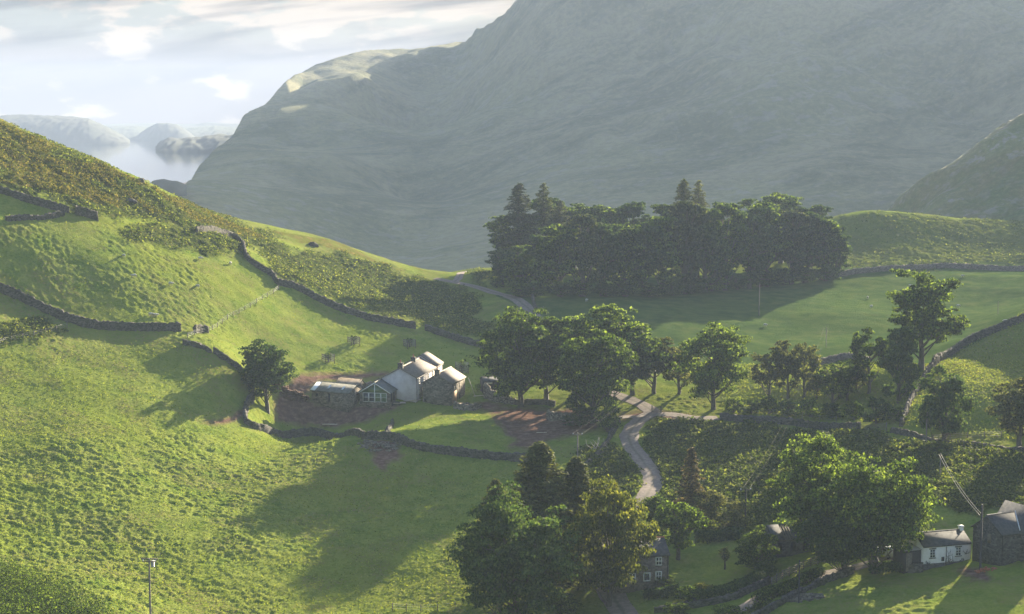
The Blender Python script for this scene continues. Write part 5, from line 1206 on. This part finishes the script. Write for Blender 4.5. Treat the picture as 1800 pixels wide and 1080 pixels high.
pile(645, 780, 14, 2.0, 0.3, 'few loose stones at the left end of the tumbled spread', ymin=280, seed=4)
pile(822, 716, 60, 2.4, 0.25, 'rubble heap below the stone barn corner', ymin=300, seed=5, hz=0.9)
pile(640, 709, 34, 0.9, 0.22, 'small pale boulders at the right end of the low barn', ymin=300, seed=6, mat=M_CONC)
pile(500, 690, 100, 2.8, 0.3, 'dark soil and stone heap left of the low barn', 'soil_heap', M_EARTH, 300, 7, 'soil', 0.9)
pile(525, 697, 90, 2.2, 0.26, 'brown rubble heap at the left corner of the low barn', 'soil_heap', M_EARTH, 300, 8, 'soil', 0.7)
pile(1732, 1004, 26, 1.4, 0.16, 'small red brick rubble at the foot of the tall dark pole', 'brick_rubble', M_TERRA, 180, 9, 'bricks')
pile(1046, 806, 80, 2.4, 0.2, 'spilled stones of the collapsing wall by the track', ymin=250, seed=10)
pile(1415, 1052, 150, 2.6, 0.24, 'spilled pale stones beside the far side of the lane', ymin=190, seed=11)
def plank(px, py, L, ang, label, w=0.25, h=0.12, mat=None, tilt=0.0, ymin=300.0, dz=0.1, name='plank'):
    p = at(px, py, ymin) + np.array([0, 0, dz]); o = MB().box(-L / 2, L / 2, -w / 2, w / 2, 0, h).build(name, mat or M_PLANK, loc=p); o.rotation_euler = (0, -tilt, ang)
    return tag(o, label, 'plank')
plank(841, 708, 2.4, 0.55, 'pale plank lying on the broken yard wall', dz=1.35); plank(802, 718, 0.8, 0.2, 'short pale slab at the stone barn corner', 0.5, dz=0.1)
plank(580, 748, 3.2, 0.0, 'pale timber lying in the bare soil yard', 0.5, 0.15); plank(952, 762, 2.0, 0.0, 'thin pale plank lying on the shaded soil patch', 0.15, 0.08)
plank(702, 712, 2.6, 0.1, 'sunlit pale paving slab before the farmhouse path', 1.5, 0.12, M_PAVE, dz=0.35, name='paving_slab'); plank(725, 706, 3.6, 0.5, 'pale paved strip between farmhouse and stone barn', 1.3, 0.1, M_PAVE, dz=0.25, name='paving_strip')
plank(829, 700, 4.4, 0.0, 'pale pole leaning against the end of the stone barn', 0.14, 0.14, tilt=-1.22, dz=2.2, name='leaning_pole')
plank(960, 712, 2.4, -0.4, 'pale board under the farm grove', 0.3, 0.1, dz=0.5)
# fallen branches by the collapsing wall
m = MB(); r_ = np.random.default_rng(5)
for k in range(9):
    a = r_.normal(size=3) * np.array([1.2, 1.2, 0.2]) + np.array([0, 0, 0.5]); b = a + np.array([r_.normal() * 1.0, r_.normal() * 0.6, 0.9 + r_.random()]); m.tube([a, (a + b) / 2 + r_.normal(size=3) * 0.2, b], 0.07, 5, 0.02)
tag(m.build('dead_branches', simple_mat('bleached_wood', (0.30, 0.25, 0.20), (0.48, 0.42, 0.35), 0.8, 4.0, 0.1), loc=at(1052, 792, 250)), 'bleached dead branches on the collapsing wall by the track', 'branches')
m = MB(); r_ = np.random.default_rng(15)
for k in range(8):
    a = np.array([r_.normal() * 0.8, r_.normal() * 0.5, 0.2]); b = a + np.array([r_.normal() * 0.8, r_.normal() * 0.4, 1.0 + r_.random()]); m.tube([a, (a + b) / 2 + r_.normal(size=3) * 0.2, b], 0.06, 5, 0.02)
tag(m.build('dead_branches', M_WOOD_, loc=at(158, 578, 300)), 'grey dead branches leaning on the long curving wall', 'branches')

# hedges: clipped or ragged, each along a line
def hedge(pix, w, h, n, label, mat, seed, ymin=150.0):
    pts = path3(pix, 0.5, ymin); r = np.random.default_rng(seed); d = np.gradient(pts[:, :2], axis=0); d /= np.linalg.norm(d, axis=1)[:, None]; nm = np.c_[-d[:, 1], d[:, 0]]
    k = r.integers(0, len(pts), n); s_ = r.random(n) * 2 - 1; hh = h * (1 + 0.35 * fbm(pts[k, 0] / 2.2, pts[k, 1] / 2.2, 2, seed)); z = hh * np.maximum(0.0, r.random(n) ** 0.5)
    edge = np.sqrt(np.clip(1 - (z / hh) ** 6, 0.2, 1)); sd = np.sign(s_) * np.abs(s_) ** 0.35 * w / 2 * edge
    Pn = np.c_[pts[k, 0] + nm[k, 0] * sd + r.normal(size=n) * 0.15, pts[k, 1] + nm[k, 1] * sd + r.normal(size=n) * 0.15, pts[k, 2] + z + 0.05]
    Nn = np.c_[nm[k, 0] * np.sign(s_) * 0.8, nm[k, 1] * np.sign(s_) * 0.8, 0.5 + z / h]
    o = pts[0]; V, Fq = cards(Pn - o, Nn, 0.26, 0.8, r, 0.5)
    t = thing('hedge', label, 'hedge', o); link('foliage', mesh_from('foliage', V, Fq), mat, t)
    q = pts - o; m = MB()
    for p in q[::4]: m.tube([p + [0, 0, -0.3], p + [0.05, 0, h * 0.75]], 0.04, 4)
    m.build('stems', M_BARK, t)
hedge([(1136,1052),(1165,1052),(1190,1050)], 1.6, 1.5, 3000, 'square clipped hedge in front of the slate cottage', L_DARK, 3, 180)
hedge([(1195,1052),(1240,1056),(1285,1048),(1325,1030),(1348,1014)], 1.8, 1.7, 8000, 'dark hedge curving along the lower side of the garden lawn', L_DARK, 4, 180)
hedge([(1225,955),(1260,952),(1300,950)], 2.0, 1.8, 4500, 'dark hedge closing the top of the garden lawn', L_DARK, 5, 180)
hedge([(1330,1062),(1370,1044),(1410,1028),(1440,1016)], 1.6, 1.2, 5000, 'leafy bank hedge along the right side of the lane', L_SYC, 6, 180)
hedge([(1590,1008),(1560,1006),(1530,1010)], 1.4, 1.4, 2500, 'dark hedge left of the yard wall under the paired trees', L_DARK, 7, 180)
hedge([(840,690),(860,684)], 1.2, 1.6, 900, 'scrubby growth behind the broken barn wall', L_SYC, 8, 320)

# parked car half hidden at the tree foot
def car(px, py, rz, label):
    p = at(px, py, 190); t = thing('parked_car', label, 'car', p, rz)
    paint = simple_mat('pale_blue_paint', (0.50, 0.56, 0.60), (0.55, 0.61, 0.65), 0.3, 1.0, 0.0, 1, 0.6)
    side = [(-2.0, 0.35), (2.0, 0.35), (2.05, 0.75), (1.75, 0.92), (1.05, 1.0), (0.45, 1.42), (-1.1, 1.45), (-1.85, 1.0), (-2.05, 0.8)]
    MB().prism(side, -0.82, 0.82).build('body', paint, t)
    gl = MB(); gl.prism([(0.35, 1.02), (0.92, 1.02), (0.42, 1.36), (0.30, 1.36)], -0.835, 0.835).prism([(-0.95, 1.02), (0.22, 1.02), (0.22, 1.36), (-0.95, 1.36)], -0.835, 0.835); gl.build('windows', M_GLASS, t)
    m = MB(); m.hexa([(1.08, -0.7, 1.0), (1.10, -0.7, 1.02), (1.10, 0.7, 1.02), (1.08, 0.7, 1.0)], [(0.50, -0.62, 1.40), (0.53, -0.62, 1.42), (0.53, 0.62, 1.42), (0.50, 0.62, 1.40)]); m.build('windscreen', M_GLASS, t)
    for x_ in (-1.25, 1.25):
        for y_ in (-0.78, 0.78):
            wv = MB().tube([(x_, y_ - 0.1, 0.32), (x_, y_ + 0.1, 0.32)], 0.32, 14).build('wheel', M_DARK, t); MB().tube([(x_, y_ - 0.11, 0.32), (x_, y_ + 0.11, 0.32)], 0.17, 10).build('rim', M_METAL, wv)
    for y_ in (-0.6, 0.6): MB().box(1.98, 2.07, y_ - 0.15, y_ + 0.15, 0.6, 0.76).build('headlight', M_GLASS, t)
car(1556, 978, 2.2, 'pale blue parked car half hidden between the paired trees and the lean-to')
# ------------------------------------------------------------------ haze
def haze():
    mb = MB(); mb.box(-3800, 3000, -120, 6420, -40, 306)
    m = bpy.data.materials.new('haze_air'); m.use_nodes = True; T = NT(m.node_tree)
    for nd in list(T.n): T.n.remove(nd)
    v = T.add('ShaderNodeVolumePrincipled'); v.inputs['Color'].default_value = (0.48, 0.59, 0.82, 1); v.inputs['Density'].default_value = 0.000165
    v.inputs['Anisotropy'].default_value = 0.0
    T.add('ShaderNodeOutputMaterial', ins={1: v.outputs[0]})
    tag(mb.build('haze', m), kind='stuff')
haze()
